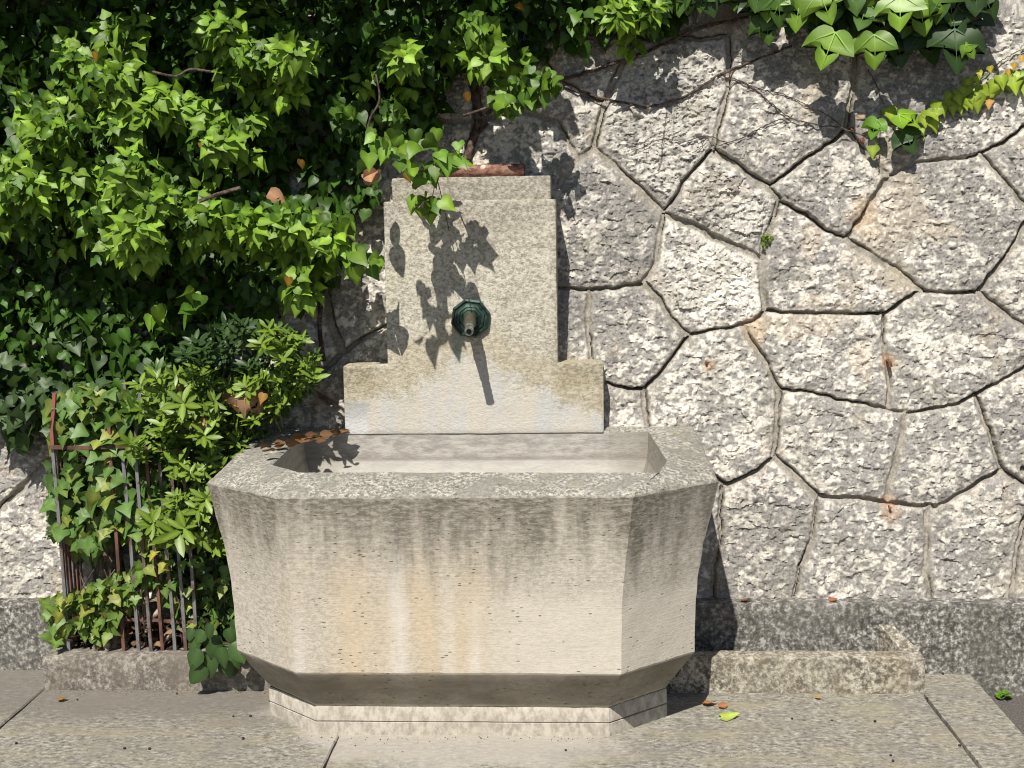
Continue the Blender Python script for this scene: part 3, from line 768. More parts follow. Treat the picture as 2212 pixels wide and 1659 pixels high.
panel_mesh([(-.430, .792), (.430, .792), (.430, 1.022), (.281, 1.024), (.280, 1.557), (-.280, 1.557), (-.281, 1.024), (-.430, 1.022)], PY, .30, 'back_panel', M['panel'], .007, 1)
cl, cr = at_y(846, 381, .085)[0], at_y(1189, 378, .085)[0]
ct = at_y(1189, 379, .085)[2]
panel_mesh([(cl, 1.5555), (cr, 1.5555), (cr, ct), (cl, ct)], .083, .29, 'cap_stone', M['panel'], .005, 5)
# bed joint shadow under the panel is the 3 mm gap between panel and rim
# spout
sp = at_y(1017, 687, PY)
sm = MB()
prof = [(.066, .0), (.066, .014), (.059, .019), (.056, .014), (.050, .014), (.047, .018), (.040, .020), (.038, .017), (.030, .024), (.027, .021), (.022, .032), (.016, .036)]
V = []; F = []
for r, d in prof:
    for k in range(8):
        t = 2 * math.pi * (k + .32) / 8; V.append((sp[0] + r * math.cos(t), PY - d, sp[2] + r * math.sin(t)))
for i in range(len(prof) - 1):
    for k in range(8): F.append((i * 8 + k, i * 8 + (k + 1) % 8, (i + 1) * 8 + (k + 1) % 8, (i + 1) * 8 + k))
F.append(tuple((len(prof) - 1) * 8 + k for k in range(8)))
sm.add(V, F); spout = sm.build('spout', M['bronze'], ft, 20)
tip = at_y(1013, 716, PY - .185)
A = np.array([sp[0], PY - .028, sp[2] + .002]); dirv = tip - A
tb = MB(); tb.tube([A, A + dirv * .12, A + dirv * .3, A + dirv * .34, A + dirv * .55, A + dirv * .68], [.021, .020, .0185, .021, .0165, .0150], 16)
tb.build('spout_tube', M['spout'], spout, 40)
nz = MB(); rr = []; pp = []
for k in range(9): pp.append(A + dirv * (.68 + .32 * k / 8)); rr.append(.0125 if k % 2 else .0142)
nz.tube(pp, rr, 16); nz.build('nozzle', M['nozzle'], spout, 40)
hl = MB(); hl.tube([A + dirv * .995, A + dirv * 1.008], [.0085, .0080], 14); hl.build('outlet_shade', M['hole_shade'], spout)
for px, py, r in ((1257, 771, .0078), (798, 773, .0085)):
    p = at_z(px, py, 1.022); pm = MB(); pm.tube([(p[0], p[1], 1.015), (p[0], p[1], 1.062 if px > 1000 else 1.045)], r, 10); pm.build('iron_pin', M['rust'], ft)

# rusty pipe lying on the cap
pp = MB(); ye = .17; zc = ct + .0215
xr = at_y(1133, 362, ye)[0]
pp.tube([(xr - .34, ye + .008, zc + .003), (xr - .18, ye, zc + .001), (xr - .045, ye, zc)], .0205, 20)
pipe = empty('rusty_pipe', 'short rusty iron pipe lying along the top of the back panel', 'pipe')
pp.build('tube', M['pipe'], pipe)
col_ = MB(); col_.tube([(xr - .046, ye, zc), (xr - .042, ye, zc), (xr - .003, ye, zc), (xr, ye, zc)], [.0205, .0225, .0225, .021], 20); col_.build('collar', M['pipe'], pipe)
bo_ = MB(); bo_.tube([(xr - .004, ye, zc), (xr + .0008, ye, zc)], .0165, 16); bo_.build('open_end_shade', M['hole_shade'], pipe)

# =================================================================== kerbs and trough
ky = -.18
kl = at_y(92, 1455, ky)[0]; kr = -.60
kb = MB(); kb.box(kl, kr, ky, ky + .11, -.02, .112, .012, .03, .006, 3); kb.box(kl, kl + .10, ky + .1105, -.002, -.02, .110, .010, .03, .005, 9)
tag(kb.build('stone_kerb', M['kerb']), 'low rough brown granite kerb under the iron cage left of the basin', 'kerb')
tl = .56; tr_ = at_y(2000, 1460, ky)[0]
tk = MB(); tk.box(tl, tr_, ky, ky + .075, -.02, .114, .008, .03, .004, 13)
# right end piece, its inner side broken down to a slope
x0_, x1_ = tr_ - .075, tr_
V = [(x0_ + .02, ky + .0755, -.02), (x1_, ky + .0755, -.02), (x1_, -.002, -.02), (x0_ - .03, -.002, -.02), (x0_ + .02, ky + .0755, .112), (x1_ - .002, ky + .0755, .113), (x1_ - .06, -.002, .166), (x0_ - .03, -.002, .166), (x0_ + .02, ky + .09, .02)]
tk.add(V, [(0, 1, 5, 4), (1, 2, 6, 5), (2, 3, 7, 6), (3, 0, 4, 7), (4, 5, 6, 7)])
tag(tk.build('stone_trough', M['trough']), 'long low granite trough edge against the wall right of the basin', 'trough')
sb = MB(); sb.add([(tl, ky + .05, .03), (tr_ - .05, ky + .05, .03), (tr_ - .05, .01, .045), (tl, .01, .045)], [(0, 1, 2, 3)])
# soil inside both kerbs
gx_, gy_ = np.meshgrid(np.linspace(kl + .06, -.56, 60), np.linspace(ky + .06, .06, 24))
gz_ = .085 + .05 * fbm(gx_ * 14, gy_ * 14, 7, 4) + .05 * np.exp(-((gx_ + 1.08) ** 2) / .05) * sstep(ky + .08, .0, gy_)
so_ = grid_mesh('soil', np.stack([gx_, gy_, gz_], -1)); so_.shade_smooth(); tag(link('soil', so_, M['soil']), 'dark earth inside the kerb', None, kind='structure')
sb.build('trough_soil', M['soil']); tag(bpy.data.objects['trough_soil'], 'dry earth in the bottom of the trough', None, kind='structure')

# =================================================================== IRON CAGE
cage = empty('iron_tree_guard', 'rusty iron bar tree guard overgrown with ivy on the left kerb', 'tree guard')
by = ky + .06
def barz(pts, y, mat, r=.0062, name='bar', ys=None):
    q = [at_y(px, py, y if ys is None else ys[i]) for i, (px, py) in enumerate(pts)]
    m_ = MB(); m_.tube(q, r * 1.2, 4); return m_.build(name, mat, cage, 20)
barz([(269, 1420), (255, 1200), (244, 1050), (238, 962)], by, M['bar_rust']); barz([(238, 961), (236, 925), (241, 890), (243, 850)], by, M['bar_red'])
barz([(301, 1415), (285, 1200), (272, 1050), (264, 965)], by, M['bar']); barz([(264, 962), (266, 905), (271, 860), (268, 820)], by + .05, M['bar'])
barz([(328, 1414), (312, 1220), (303, 1100), (293, 975), (296, 905), (303, 850)], by, M['bar'])
barz([(353, 1417), (342, 1280), (330, 1140), (316, 980)], by, M['bar_rust'])
barz([(380, 1417), (370, 1290), (360, 1180), (345, 1000)], by, M['bar'])
barz([(403, 1417), (394, 1290), (385, 1180), (370, 1010)], by, M['bar'])
barz([(427, 1412), (420, 1300), (411, 1180), (398, 1020)], by, M['bar'])
barz([(150, 1408), (141, 1290), (128, 1120), (114, 966)], by, M['bar']); barz([(115, 965), (112, 925), (116, 890), (118, 850)], by, M['bar_red'])
for k in range(1, 6):
    yy = by + .028 * k; xo = at_y(141, 1290, by)[0]
    q0 = at_y(150, 1408, by); q1 = at_y(114, 966, by)
    m_ = MB(); m_.tube([(q0[0], yy, .09), (q1[0], yy, q1[2] - .003 * k)], .0062, 4); m_.build('bar', M['bar'] if k % 2 else M['bar_rust'], cage, 20)
def rail(pts, y, r=.008, mat='bar_rust'):
    m_ = MB(); m_.tube([at_y(px, py, y) for px, py in pts], r, 4); m_.build('rail', M[mat], cage, 20)
rail([(108, 966), (190, 967), (268, 964), (300, 968), (400, 975)], by - .009)
rail([(145, 1334), (260, 1338), (340, 1340), (430, 1346)], by + .010, .006)
q1 = at_y(114, 966, by); m_ = MB(); m_.tube([(q1[0], by, q1[2]), (q1[0] + .005, wall_y(q1[2]), q1[2])], .008, 4); m_.build('rail', M['bar_rust'], cage, 20)
# trunk inside the cage
tk_ = empty('gnarled_tree_trunk', 'gnarled brown bark trunk smothered in ivy inside the iron guard', 'trunk')
c0 = at_y(262, 1400, -.02); c1 = at_y(232, 1180, .0); c2 = at_y(215, 900, .05); c3 = at_y(300, 640, .1)
m_ = MB(); pth = smooth_path([c0 + [.02, 0, -.05], c0, at_y(250, 1290, -.01), c1, at_y(222, 1050, .03), at_y(230, 960, .05)], 8)
m_.tube(pth, list(np.interp(np.linspace(0, 1, len(pth)), [0, .15, .3, .5, 1], [.13, .10, .055, .045, .035])), 16, True, .16); m_.build('trunk', M['bark'], tk_, 60)
for k, (a, r) in enumerate([([(205, 1400), (222, 1370), (232, 1395), (222, 1420)], .011), ([(296, 1320), (315, 1345), (345, 1318)], .009), ([(306, 1280), (312, 1320), (316, 1365)], .005), ([(350, 1385), (372, 1370), (380, 1350)], .006)]):
    m_ = MB(); m_.tube(smooth_path([at_y(px, py, by + .02) for px, py in a], 5), r, 8, True, .12); m_.build('root', M['root'], tk_, 60)

# =================================================================== FOLIAGE
UP = np.array([0, 0, 1.]); OUT = np.array([0, -1., 0])
IVP = [(-380,-260),(1500,-260),(1492,20),(1440,65),(1380,60),(1330,85),(1275,80),(1230,120),(1180,112),(1130,140),(1060,165),(1000,140),(965,175),(955,240),(950,285),(900,285),(850,300),(825,340),(822,400),(812,440),(765,470),(748,540),(720,600),(690,640),(650,655),(600,645),(560,690),(480,705),(430,760),(380,790),(320,810),(270,830),(200,860),(112,870),(70,930),(45,965),(25,955),(10,905),(-90,900),(-200,860),(-330,820),(-380,700)]
BUMPS = [(-150,80,80,.2),(-260,20,80,.2),(-160,260,90,.24),(-290,300,80,.22),(-110,420,80,.22),(-230,470,80,.2),(-200,-120,80,.26),(-40,-150,90,.30),(90,-160,80,.30),(210,-150,80,.26),(330,-120,80,.32),(450,-160,80,.26),(570,-110,90,.30),(690,-120,80,.32),(800,-110,80,.30),(920,-120,80,.28),(1040,-130,80,.26),(1160,-120,80,.26),(1280,-120,80,.2),(1400,-110,80,.2),(-50,180,60,.12),(240,80,75,.16),(215,170,90,.22),(150,130,60,.14),(330,230,80,.18),(470,60,70,.20),(530,120,80,.22),(640,110,75,.22),(620,170,60,.14),(110,280,95,.24),(250,265,80,.20),(470,290,90,.22),(560,260,60,.12),(430,240,60,.14),  # bumps above the top edge of view added to shade the leaves below
         (40,400,90,.26),(150,370,70,.18),(270,370,80,.24),(330,420,80,.24),(210,450,80,.20),(60,480,60,.12),(300,500,80,.26),(420,470,70,.20),(530,480,70,.26),(620,470,60,.22),(660,520,55,.18),(710,520,50,.18),(240,520,60,.16),(400,560,50,.10),
         (870,130,75,.16),(800,60,60,.10),(1030,60,60,.20),(1060,110,50,.16),(930,80,50,.10),(1250,40,60,.12),(1400,25,60,.16),(1340,20,50,.14),(740,240,55,.12),(860,240,60,.12),(640,610,50,.14),(420,640,40,.08),(330,690,36,.08)]
def depthmap(px, py):
    d = .10 + .06 * fbm(px / 90., py / 90., 101, 3) * 1.0
    s = 0
    for bx, by_, sg, A_ in BUMPS:
        s = np.maximum(s, A_ * np.exp(-((px - bx) ** 2 + ((py - by_) * 1.15) ** 2) / (2 * (sg * .62) ** 2)))
    return d + s * 1.4 + .05 * (fbm(px / 45., py / 45., 102, 2) - .5), s
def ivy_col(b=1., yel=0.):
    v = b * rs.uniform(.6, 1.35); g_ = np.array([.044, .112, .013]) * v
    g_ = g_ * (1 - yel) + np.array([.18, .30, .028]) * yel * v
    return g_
def ivy_leaf(pos, size, b=1., yel=0., spread=.55, shp=None, upw=.45):
    td = -UP * .85 + OUT * .35 + N3() * spread; nm = OUT * .75 + UP * upw + N3() * .52
    if shp is None: shp = 'ivy' if rs.rand() < .7 else 'ivy3'
    return (pos, td, nm, size, shp, ivy_col(b, yel), rs.uniform(-.45, .6), rs.uniform(.0, .45))
L = []
# deep layer close to the wall, leaves coloured darker to deepen the shaded gaps
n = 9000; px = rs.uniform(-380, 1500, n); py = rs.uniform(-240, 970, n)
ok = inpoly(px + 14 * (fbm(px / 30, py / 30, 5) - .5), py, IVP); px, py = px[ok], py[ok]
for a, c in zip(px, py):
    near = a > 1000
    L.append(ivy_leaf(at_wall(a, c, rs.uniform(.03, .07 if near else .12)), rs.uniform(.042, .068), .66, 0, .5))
# canopy
n = 41000; px = rs.uniform(-380, 1500, n); py = rs.uniform(-240, 970, n)
ok = inpoly(px + 30 * (fbm(px / 22, py / 22, 6) - .5), py + 40 * (fbm(px / 22, py / 22, 8) - .5), IVP); px, py = px[ok], py[ok]
dm, s = depthmap(px, py)
keep = rs.rand(len(px)) < (.22 + 1.1 * sstep(.03, .15, s)) * .48; px, py, dm, s = px[keep], py[keep], dm[keep], s[keep]
for a, c, d, q in zip(px, py, dm, s):
    young = sstep(.06, .2, q) * rs.rand()  # new growth tint, also lightens tuft tips to paint in sunlit highlights
    f_ = .72 if a > 1150 else 1.
    L.append(ivy_leaf(at_wall(a, c, max(.04, d * f_ - rs.exponential(.022))), rs.uniform(.028, .050) * (1 - .1 * young), .9 + .45 * young, .65 * young, .60))
# shoots: rosettes of young leaves, coloured lighter as highlights, at the tips of bumps
def rosette(L, c, r, n, size, b, yel, down=.5):
    for k in range(n):
        ang = 2.4 * k + rs.uniform(-.3, .3); rad = r * math.sqrt((k + .5) / n)
        d = np.array([math.cos(ang), 0, math.sin(ang)]); td = d * .8 - UP * down + OUT * .25 + N3() * .2
        L.append((c + d * rad * .7 - OUT * rad * .5 - UP * rad * .25 + N3() * .004, td, OUT * .8 + UP * .55 + N3() * .25, size * rs.uniform(.8, 1.2), 'ivy' if rs.rand() < .7 else 'ivy3', ivy_col(b, yel * rs.uniform(.5, 1)), rs.uniform(-.2, .5), rs.uniform(0, .4)))
for bx, by_, sg, A_ in BUMPS:
    if A_ < .14: continue
    for k in range(int(2 + sg / 16)):
        a, c = bx + rs.normal() * sg * .5, by_ + rs.normal() * sg * .42
        d, _ = depthmap(np.array([a]), np.array([c])); rosette(L, at_wall(a, c, float(d[0]) * (.72 if a > 1150 else 1) + .02), .045, 8, .041, 1.25, .8)
# sprigs
stems = MB()
def sprig(poly, n, y0, y1, size, b=1.0, yel=.5, spr=.5):
    P_ = np.array(poly); lo, hi = P_.min(0), P_.max(0); k = 0
    while k < n:
        a, c = rs.uniform(lo[0], hi[0]), rs.uniform(lo[1], hi[1])
        if not inpoly(np.array([a]), np.array([c]), poly)[0]: continue
        k += 1; L.append(ivy_leaf(at_y(a, c - 12, rs.uniform(y0, y1)), size * rs.uniform(.75, 1.2), b, yel * rs.rand(), spr))
sprig([(758,325),(800,290),(860,285),(865,372),(790,365),(765,350)], 17, -.36, -.26, .050, 1.15, .7)
sprig([(860,285),(945,290),(990,312),(1000,345),(985,380),(900,375),(860,355)], 22, -.18, -.05, .050, 1.15, .7)
sprig([(905,370),(985,350),(1008,380),(1005,415),(970,425),(950,455),(905,440),(885,400)], 10, -.14, -.04, .055, 1.05, .5)
sprig([(895,425),(960,425),(968,470),(935,492),(900,460)], 8, -.14, -.08, .048, 1.2, .9)
sprig([(1055,210),(1090,185),(1150,150),(1205,165),(1213,195),(1190,215),(1150,235),(1100,255),(1060,240)], 75, .0, .12, .046, 1.0, .5)
sprig([(745,545),(790,525),(828,548),(830,575),(795,610),(765,600)], 15, -.12, -.05, .055, 1., .6)
sprig([(708,575),(735,570),(738,605),(715,615)], 6, -.05, .05, .050, 1., .6)
sprig([(690,470),(745,475),(750,500),(735,530),(700,520)], 16, -.08, .03, .052, 1., .6)
sprig([(405,630),(435,640),(432,680),(408,690)], 7, -.12, -.02, .055, 1.1, .8)
sprig([(308,655),(345,660),(340,715),(318,715)], 6, -.12, -.02, .055, 1.1, .8)
ivy = empty('climbing_ivy', 'dense dark green ivy hanging over the upper left of the wall', 'ivy', loc=(0, 0, 0))
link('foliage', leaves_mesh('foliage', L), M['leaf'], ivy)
yl = []
for px, py in [(205,112),(624,598),(437,305),(650,345),(1118,8),(878,372),(1008,200),(300,480),(570,850)]:
    yl.append((at_wall(px, py, .38 if px < 700 else .28), -UP + N3() * .3, OUT + N3() * .3, .034, 'ivy', np.array([.24, .13, .025]), .2, .2))
link('yellowed_leaves', leaves_mesh('yellowed_leaves', yl), M['leaf'], ivy)
for pts, off, r in [([(935,350),(955,430),(975,520),(985,560)], -.10, .0014), ([(950,350),(935,420),(925,470)], -.10, .0014), ([(790,300),(800,255),(820,215),(812,160)], .0, .0035), ([(455,155),(410,150),(380,165),(330,155)], -.15, .004),
        ([(430,435),(470,420),(520,405)], -.18, .006), ([(1180,180),(1120,210),(1060,230),(1000,250)], .08, .004), ([(790,540),(740,500),(690,460)], .0, .003)]:
    m_ = MB(); m_.tube(smooth_path([at_y(px, py, off) for px, py in pts], 5), r, 6, True, .1); m_.build('stem', M['stem'], ivy, 60)
for pts, r in [([(1010,345),(1018,310),(1030,270),(1032,225),(1024,160),(1010,90)], .013), ([(1032,262),(1060,240),(1100,215)], .006), ([(1012,345),(1024,300),(1055,265)], .006), ([(700,780),(690,700),(700,620)], .008)]:
    m_ = MB(); m_.tube(smooth_path([at_wall(px, py, .015) for px, py in pts], 6), r, 8, True, .15); m_.build('stem', M['stem'], ivy, 60)

# ---- ivy in the cage
cg = []
CP = [(105,875),(150,835),(210,840),(285,860),(330,880),(300,960),(285,1010),(350,1030),(390,1080),(350,1130),(310,1200),(290,1170),(250,1160),(225,1180),(165,1215),(150,1140),(120,1180),(112,1080),(135,980),(118,950)]
CP2 = [(95,1320),(150,1290),(200,1270),(300,1230),(320,1210),(330,1260),(300,1310),(250,1340),(240,1390),(190,1385),(165,1350),(140,1395),(115,1390),(105,1340)]
CP3 = [(0,780),(120,820),(100,900),(60,950),(40,965),(20,930),(-40,900),(-40,780)]
CP4 = [(330,1230),(420,1200),(500,1190),(512,1380),(430,1400),(380,1340),(340,1300)]
def scatter(lst, poly, n, yf, size, colf, shp, spread=.45, upw=.5):
    P_ = np.array(poly); lo, hi = P_.min(0), P_.max(0); k = 0
    while k < n:
        a, c = rs.uniform(lo[0], hi[0]), rs.uniform(lo[1], hi[1])
        if not inpoly(np.array([a]), np.array([c]), poly)[0]: continue
        k += 1; td = -UP * .7 + OUT * .3 + N3() * spread; nm = OUT * .8 + UP * upw + N3() * .32
        lst.append((at_y(a, c - 10, yf(a, c)), td, nm, size * rs.uniform(.7, 1.25), shp if isinstance(shp, str) else shp[rs.randint(len(shp))], colf(), rs.uniform(-.15, .25), rs.uniform(0, .25)))
def cgcol():
    y_ = max(0, rs.normal() * .3); v = rs.uniform(.8, 1.2)
    return (np.array([.080, .160, .036]) * (1 - min(y_, 1)) + np.array([.32, .33, .07]) * min(y_, 1)) * v
def cgdark(): return np.array([.045, .085, .03]) * rs.uniform(.7, 1.2)
scatter(cg, CP, 480, lambda a, c: rs.uniform(-.13, -.05), .052, cgcol, ('ivy5', 'ivy3'))
scatter(cg, CP, 260, lambda a, c: rs.uniform(-.05, .06), .055, cgdark, ('ivy5', 'ivy3'))
scatter(cg, CP2, 270, lambda a, c: rs.uniform(-.15, -.06), .040, lambda: cgcol() * np.array([1.2, 1.08, .9]), ('ivy5', 'ivy3'))
scatter(cg, CP3, 110, lambda a, c: rs.uniform(-.04, .06), .055, cgdark, ('ivy5', 'ivy3'))
scatter(cg, CP4, 110, lambda a, c: rs.uniform(-.13, -.0), .038, cgcol, ('ivy5', 'ivy3'))
scatter(cg, [(290,1150),(400,1150),(400,1240),(300,1240)], 45, lambda a, c: rs.uniform(-.15, -.03), .036, lambda: cgcol() * np.array([1.25, 1.1, .9]), ('ivy5', 'ivy3'))
scatter(cg, [(100,900),(130,930),(118,1180),(98,1150)], 22, lambda a, c: rs.uniform(-.1, .0), .04, cgdark, ('ivy5',))
ci_ = empty('lobed_ivy', 'pale green lobed ivy growing through the bars of the iron guard', 'ivy')
link('foliage', leaves_mesh('foliage', cg), M['leaf'], ci_)
m_ = MB()
for k in range(10):
    a = rs.uniform(150, 400); m_.tube(smooth_path([at_y(a, 1400, -.08), at_y(a + rs.normal() * 25, 1320, -.12), at_y(a + rs.normal() * 40, 1230, -.1)], 4), .0022, 5)
m_.build('stem', M['stem'], ci_, 60)

# ---- shrub with narrow leaves in whorls
sh_ = []; shs = MB()
SP = [(285,860),(300,820),(340,800),(400,815),(400,760),(430,720),(500,690),(560,700),(620,705),(680,750),(682,830),(640,850),(600,900),(580,940),(520,980),(500,1000),(455,1045),(462,1130),(490,1200),(505,1270),(515,1400),(440,1390),(400,1240),(350,1180),(300,1150),(330,1100),(400,1060),(360,1020),(300,1000),(270,950)]
P_ = np.array(SP); lo, hi = P_.min(0), P_.max(0); k = 0
def whorl(c, R, n, col, axis):
    axis = axis / np.linalg.norm(axis); u = np.cross(axis, [.3, .9, .2]); u /= np.linalg.norm(u); w = np.cross(axis, u)
    for j in range(n):
        t = 2.4 * j; el = .25 + .9 * (j % 3) / 3
        td = (u * math.cos(t) + w * math.sin(t)) + axis * (.75 - el * .6) + N3() * .12
        sh_.append((c + N3() * .003 - axis * .006 * j * .5, td, axis + N3() * .25, R * rs.uniform(.75, 1.15), 'lance', col * rs.uniform(.8, 1.2), .35, .12))
while k < 430:
    a, c = rs.uniform(lo[0], hi[0]), rs.uniform(lo[1], hi[1])
    if not inpoly(np.array([a]), np.array([c]), SP)[0]: continue
    k += 1
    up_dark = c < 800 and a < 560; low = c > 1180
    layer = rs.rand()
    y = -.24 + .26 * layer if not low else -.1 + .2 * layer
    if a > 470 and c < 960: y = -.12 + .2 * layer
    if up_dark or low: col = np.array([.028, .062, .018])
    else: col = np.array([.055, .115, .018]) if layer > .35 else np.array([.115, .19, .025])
    p = at_y(a, c, y); whorl(p, rs.uniform(.032, .060) if layer < .5 else .05, rs.randint(7, 12), col, OUT * .6 + UP * .65 + N3() * .35)
    if rs.rand() < .3: shs.tube([p, p + OUT * -.03 - UP * .07 + N3() * .01], .0016, 5)
for a, c, R in [(395,870,.07),(385,900,.06),(440,940,.06),(530,840,.055),(565,740,.055),(300,830,.045),(340,815,.045),(380,1150,.085),(395,1140,.07),(430,1100,.065),(440,1075,.06),(350,920,.055),(545,905,.055),(410,1020,.05),(330,1130,.06),(560,815,.05),(610,770,.05)]:
    whorl(at_y(a, c, -.26 if a < 470 else -.16), R, 11, np.array([.125, .20, .025]), OUT * .7 + UP * .6 + N3() * .2)
shr = empty('narrow_leaf_shrub', 'bright green shrub with whorls of narrow glossy leaves between guard and basin', 'shrub')
link('foliage', leaves_mesh('foliage', sh_), M['leaf_gloss'], shr)
for k in range(9):
    a = rs.uniform(380, 620); shs.tube(smooth_path([at_y(430 + k * 6, 1380, -.03), at_y(440 + (a - 500) * .3, 1150, -.02), at_y((a + 450) / 2, 950, -.03), at_y(a, 780, .0)], 6), .0035, 6)
shs.build('branches', M['gstem'], shr, 60)

# ---- broad-leaved weed at the kerb end
wd = []
for a, c, s_, dx in [(430,1440,.085,-.3),(452,1452,.095,-.1),(478,1436,.080,.1),(505,1425,.085,.5),(482,1465,.075,.2),(455,1385,.06,-.3),(492,1395,.06,.3),(520,1420,.05,.8),(440,1400,.06,-.6),(468,1410,.07,0),(505,1375,.05,.5),(415,1395,.05,-.5),(440,1475,.085,-.5),(425,1420,.07,-.6),(495,1455,.08,.3),(462,1425,.075,.1),(515,1440,.06,.6),(450,1405,.06,-.2)]:
    p = at_y(a, c - 38, rs.uniform(-.27, -.20)); wd.append((p, np.array([dx, -.25, -.9]) + N3() * .1, OUT * .75 + UP * .6 + N3() * .2, s_ * .80, 'round', np.array([.035, .075, .022]) * rs.uniform(.8, 1.3), .2, .3))
for a, c in [(507,1360),(498,1350),(515,1395)]:
    wd.append((at_y(a, c, -.24), np.array([.3, -.3, -.6]), OUT + UP, .04, 'lance', np.array([.22, .36, .02]), .2, .2))
w_ = empty('broadleaf_weed', 'dark broad leaved weed drooping over the kerb beside the basin foot', 'weed')
link('foliage', leaves_mesh('foliage', wd), M['leaf_gloss'], w_)
m_ = MB()
for k in range(5): m_.tube([at_y(465, 1390, -.10), at_y(440 + k * 18, 1400 - 10 * (k % 2), -.20)], .002, 5)
m_.build('stem', M['gstem'], w_, 60)

# ---- three-lobed creeper top right
ml = []
def mleaf(px, py, sz, off, col, ang=0., tilt=.4, lst=ml, shp='maple', noise=.15):
    sz = sz * (.90 if shp == 'maple' else 1); p = at_wall(px, py, off); td = np.array([math.sin(ang), -.25, -math.cos(ang)]) + N3() * noise; nm = OUT + UP * tilt + N3() * noise
    lst.append((p, td, nm, sz, shp, np.array(col) * rs.uniform(.88, 1.12), rs.uniform(-.10, .10), rs.uniform(.08, .25)))
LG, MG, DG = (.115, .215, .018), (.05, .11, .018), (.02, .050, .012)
X3 = lambda x: 1475 + x / 3.
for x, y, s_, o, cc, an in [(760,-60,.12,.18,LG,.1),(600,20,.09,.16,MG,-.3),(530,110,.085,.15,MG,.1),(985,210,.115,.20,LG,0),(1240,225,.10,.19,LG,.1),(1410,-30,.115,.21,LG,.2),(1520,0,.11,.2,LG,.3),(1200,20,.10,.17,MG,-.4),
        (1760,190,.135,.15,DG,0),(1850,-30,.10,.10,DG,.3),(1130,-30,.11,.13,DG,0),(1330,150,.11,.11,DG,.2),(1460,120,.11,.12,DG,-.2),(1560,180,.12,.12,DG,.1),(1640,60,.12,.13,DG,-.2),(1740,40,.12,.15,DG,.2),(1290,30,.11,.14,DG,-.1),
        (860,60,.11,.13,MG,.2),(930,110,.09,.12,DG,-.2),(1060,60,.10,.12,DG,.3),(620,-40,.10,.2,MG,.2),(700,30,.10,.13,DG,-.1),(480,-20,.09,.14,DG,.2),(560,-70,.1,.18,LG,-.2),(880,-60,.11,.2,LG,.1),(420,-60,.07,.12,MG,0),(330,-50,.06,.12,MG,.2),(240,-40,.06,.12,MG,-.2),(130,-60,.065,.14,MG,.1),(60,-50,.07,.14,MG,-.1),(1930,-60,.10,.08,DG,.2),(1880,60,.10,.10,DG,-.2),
        (1830,290,.05,.16,LG,.5),(1480,40,.10,.16,MG,0),(1140,250,.045,.17,LG,.3),(1600,-60,.12,.18,MG,0),(1700,-70,.12,.18,MG,.3),(1000,-70,.10,.18,MG,.1),(1290,-80,.09,.2,LG,.1),(1390,230,.10,.10,DG,.1),(1250,200,.10,.09,DG,.1),(1660,-120,.12,.2,MG,0),(1400,-140,.12,.2,LG,0),(1100,-160,.12,.2,MG,0),(800,-170,.12,.2,LG,0),(500,-140,.1,.2,MG,0),(1900,-160,.12,.2,DG,0),(1700,120,.10,.1,DG,.4),(1320,280,.08,.09,DG,0)] + [(rs.uniform(0, 1700), rs.uniform(-400, -110), rs.uniform(.09, .13), rs.uniform(.08, .17), DG if rs.rand() < .5 else MG, rs.normal() * .3) for _ in range(60)]:  # random leaves above the view, added to shade the wall below
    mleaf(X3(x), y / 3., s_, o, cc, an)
cr_ = empty('three_lobed_creeper', 'creeper with large glossy three lobed leaves hanging at the top right of the wall', 'creeper')
link('foliage', leaves_mesh('foliage', ml), M['leaf_gloss'], cr_)
def vine(pts, r, par, off=.019, mat='stem'):
    m_ = MB(); q = []
    for i, p in enumerate(smooth_path([(*p, 0) for p in pts], 8)): q.append(at_wall(p[0] + rs.normal() * .9, p[1] + rs.normal() * .9, off + rs.normal() * .0015))
    m_.tube(q, r, 6, True, .15); m_.build('stem', M[mat], par, 60)
X2 = lambda x: 737.3 + x / 3.
vine([(X3(700), 100), (X3(450), 133), (X3(250), 160), (1475, 210), (1400, 231), (X2(1950), 230), (X2(1700), 213), (X2(1450), 187)], .0042, cr_, .016)
vine([(1200, 175), (X2(1600), 155), (X2(1850), 128), (X2(2100), 95), (1500, 65), (1600, 40), (1680, 20)], .0055, cr_, .02)
vine([(X3(280), 167), (X3(450), 190), (X3(580), 225), (X3(700), 254), (X3(880), 270), (X3(1040), 277), (X3(1170), 293)], .0022, cr_)
vine([(X3(300), 165), (X3(480), 190), (X3(650), 203), (X3(800), 227), (X3(930), 247), (X3(1040), 275)], .0015, cr_)
vine([(X3(700), 255), (X3(600), 262), (X3(500), 277), (X3(380), 298), (X3(280), 307), (X3(160), 293), (X3(0), 307)], .0018, cr_)
vine([(X3(160), 293), (X3(110), 320), (X3(60), 330)], .0012, cr_); vine([(1475, 307), (1430, 300), (1390, 318), (1360, 330)], .0012, cr_)
vine([(1440, 240), (1432, 300), (1428, 345), (1420, 370)], .001, cr_); vine([(1390, 318), (1400, 300), (1445, 280)], .001, cr_)
vine([(X3(1200), 150), (X3(1250), 180), (X3(1300), 225)], .0015, cr_); vine([(1700, 15), (1698, 60), (1702, 80)], .0045, cr_, .02)
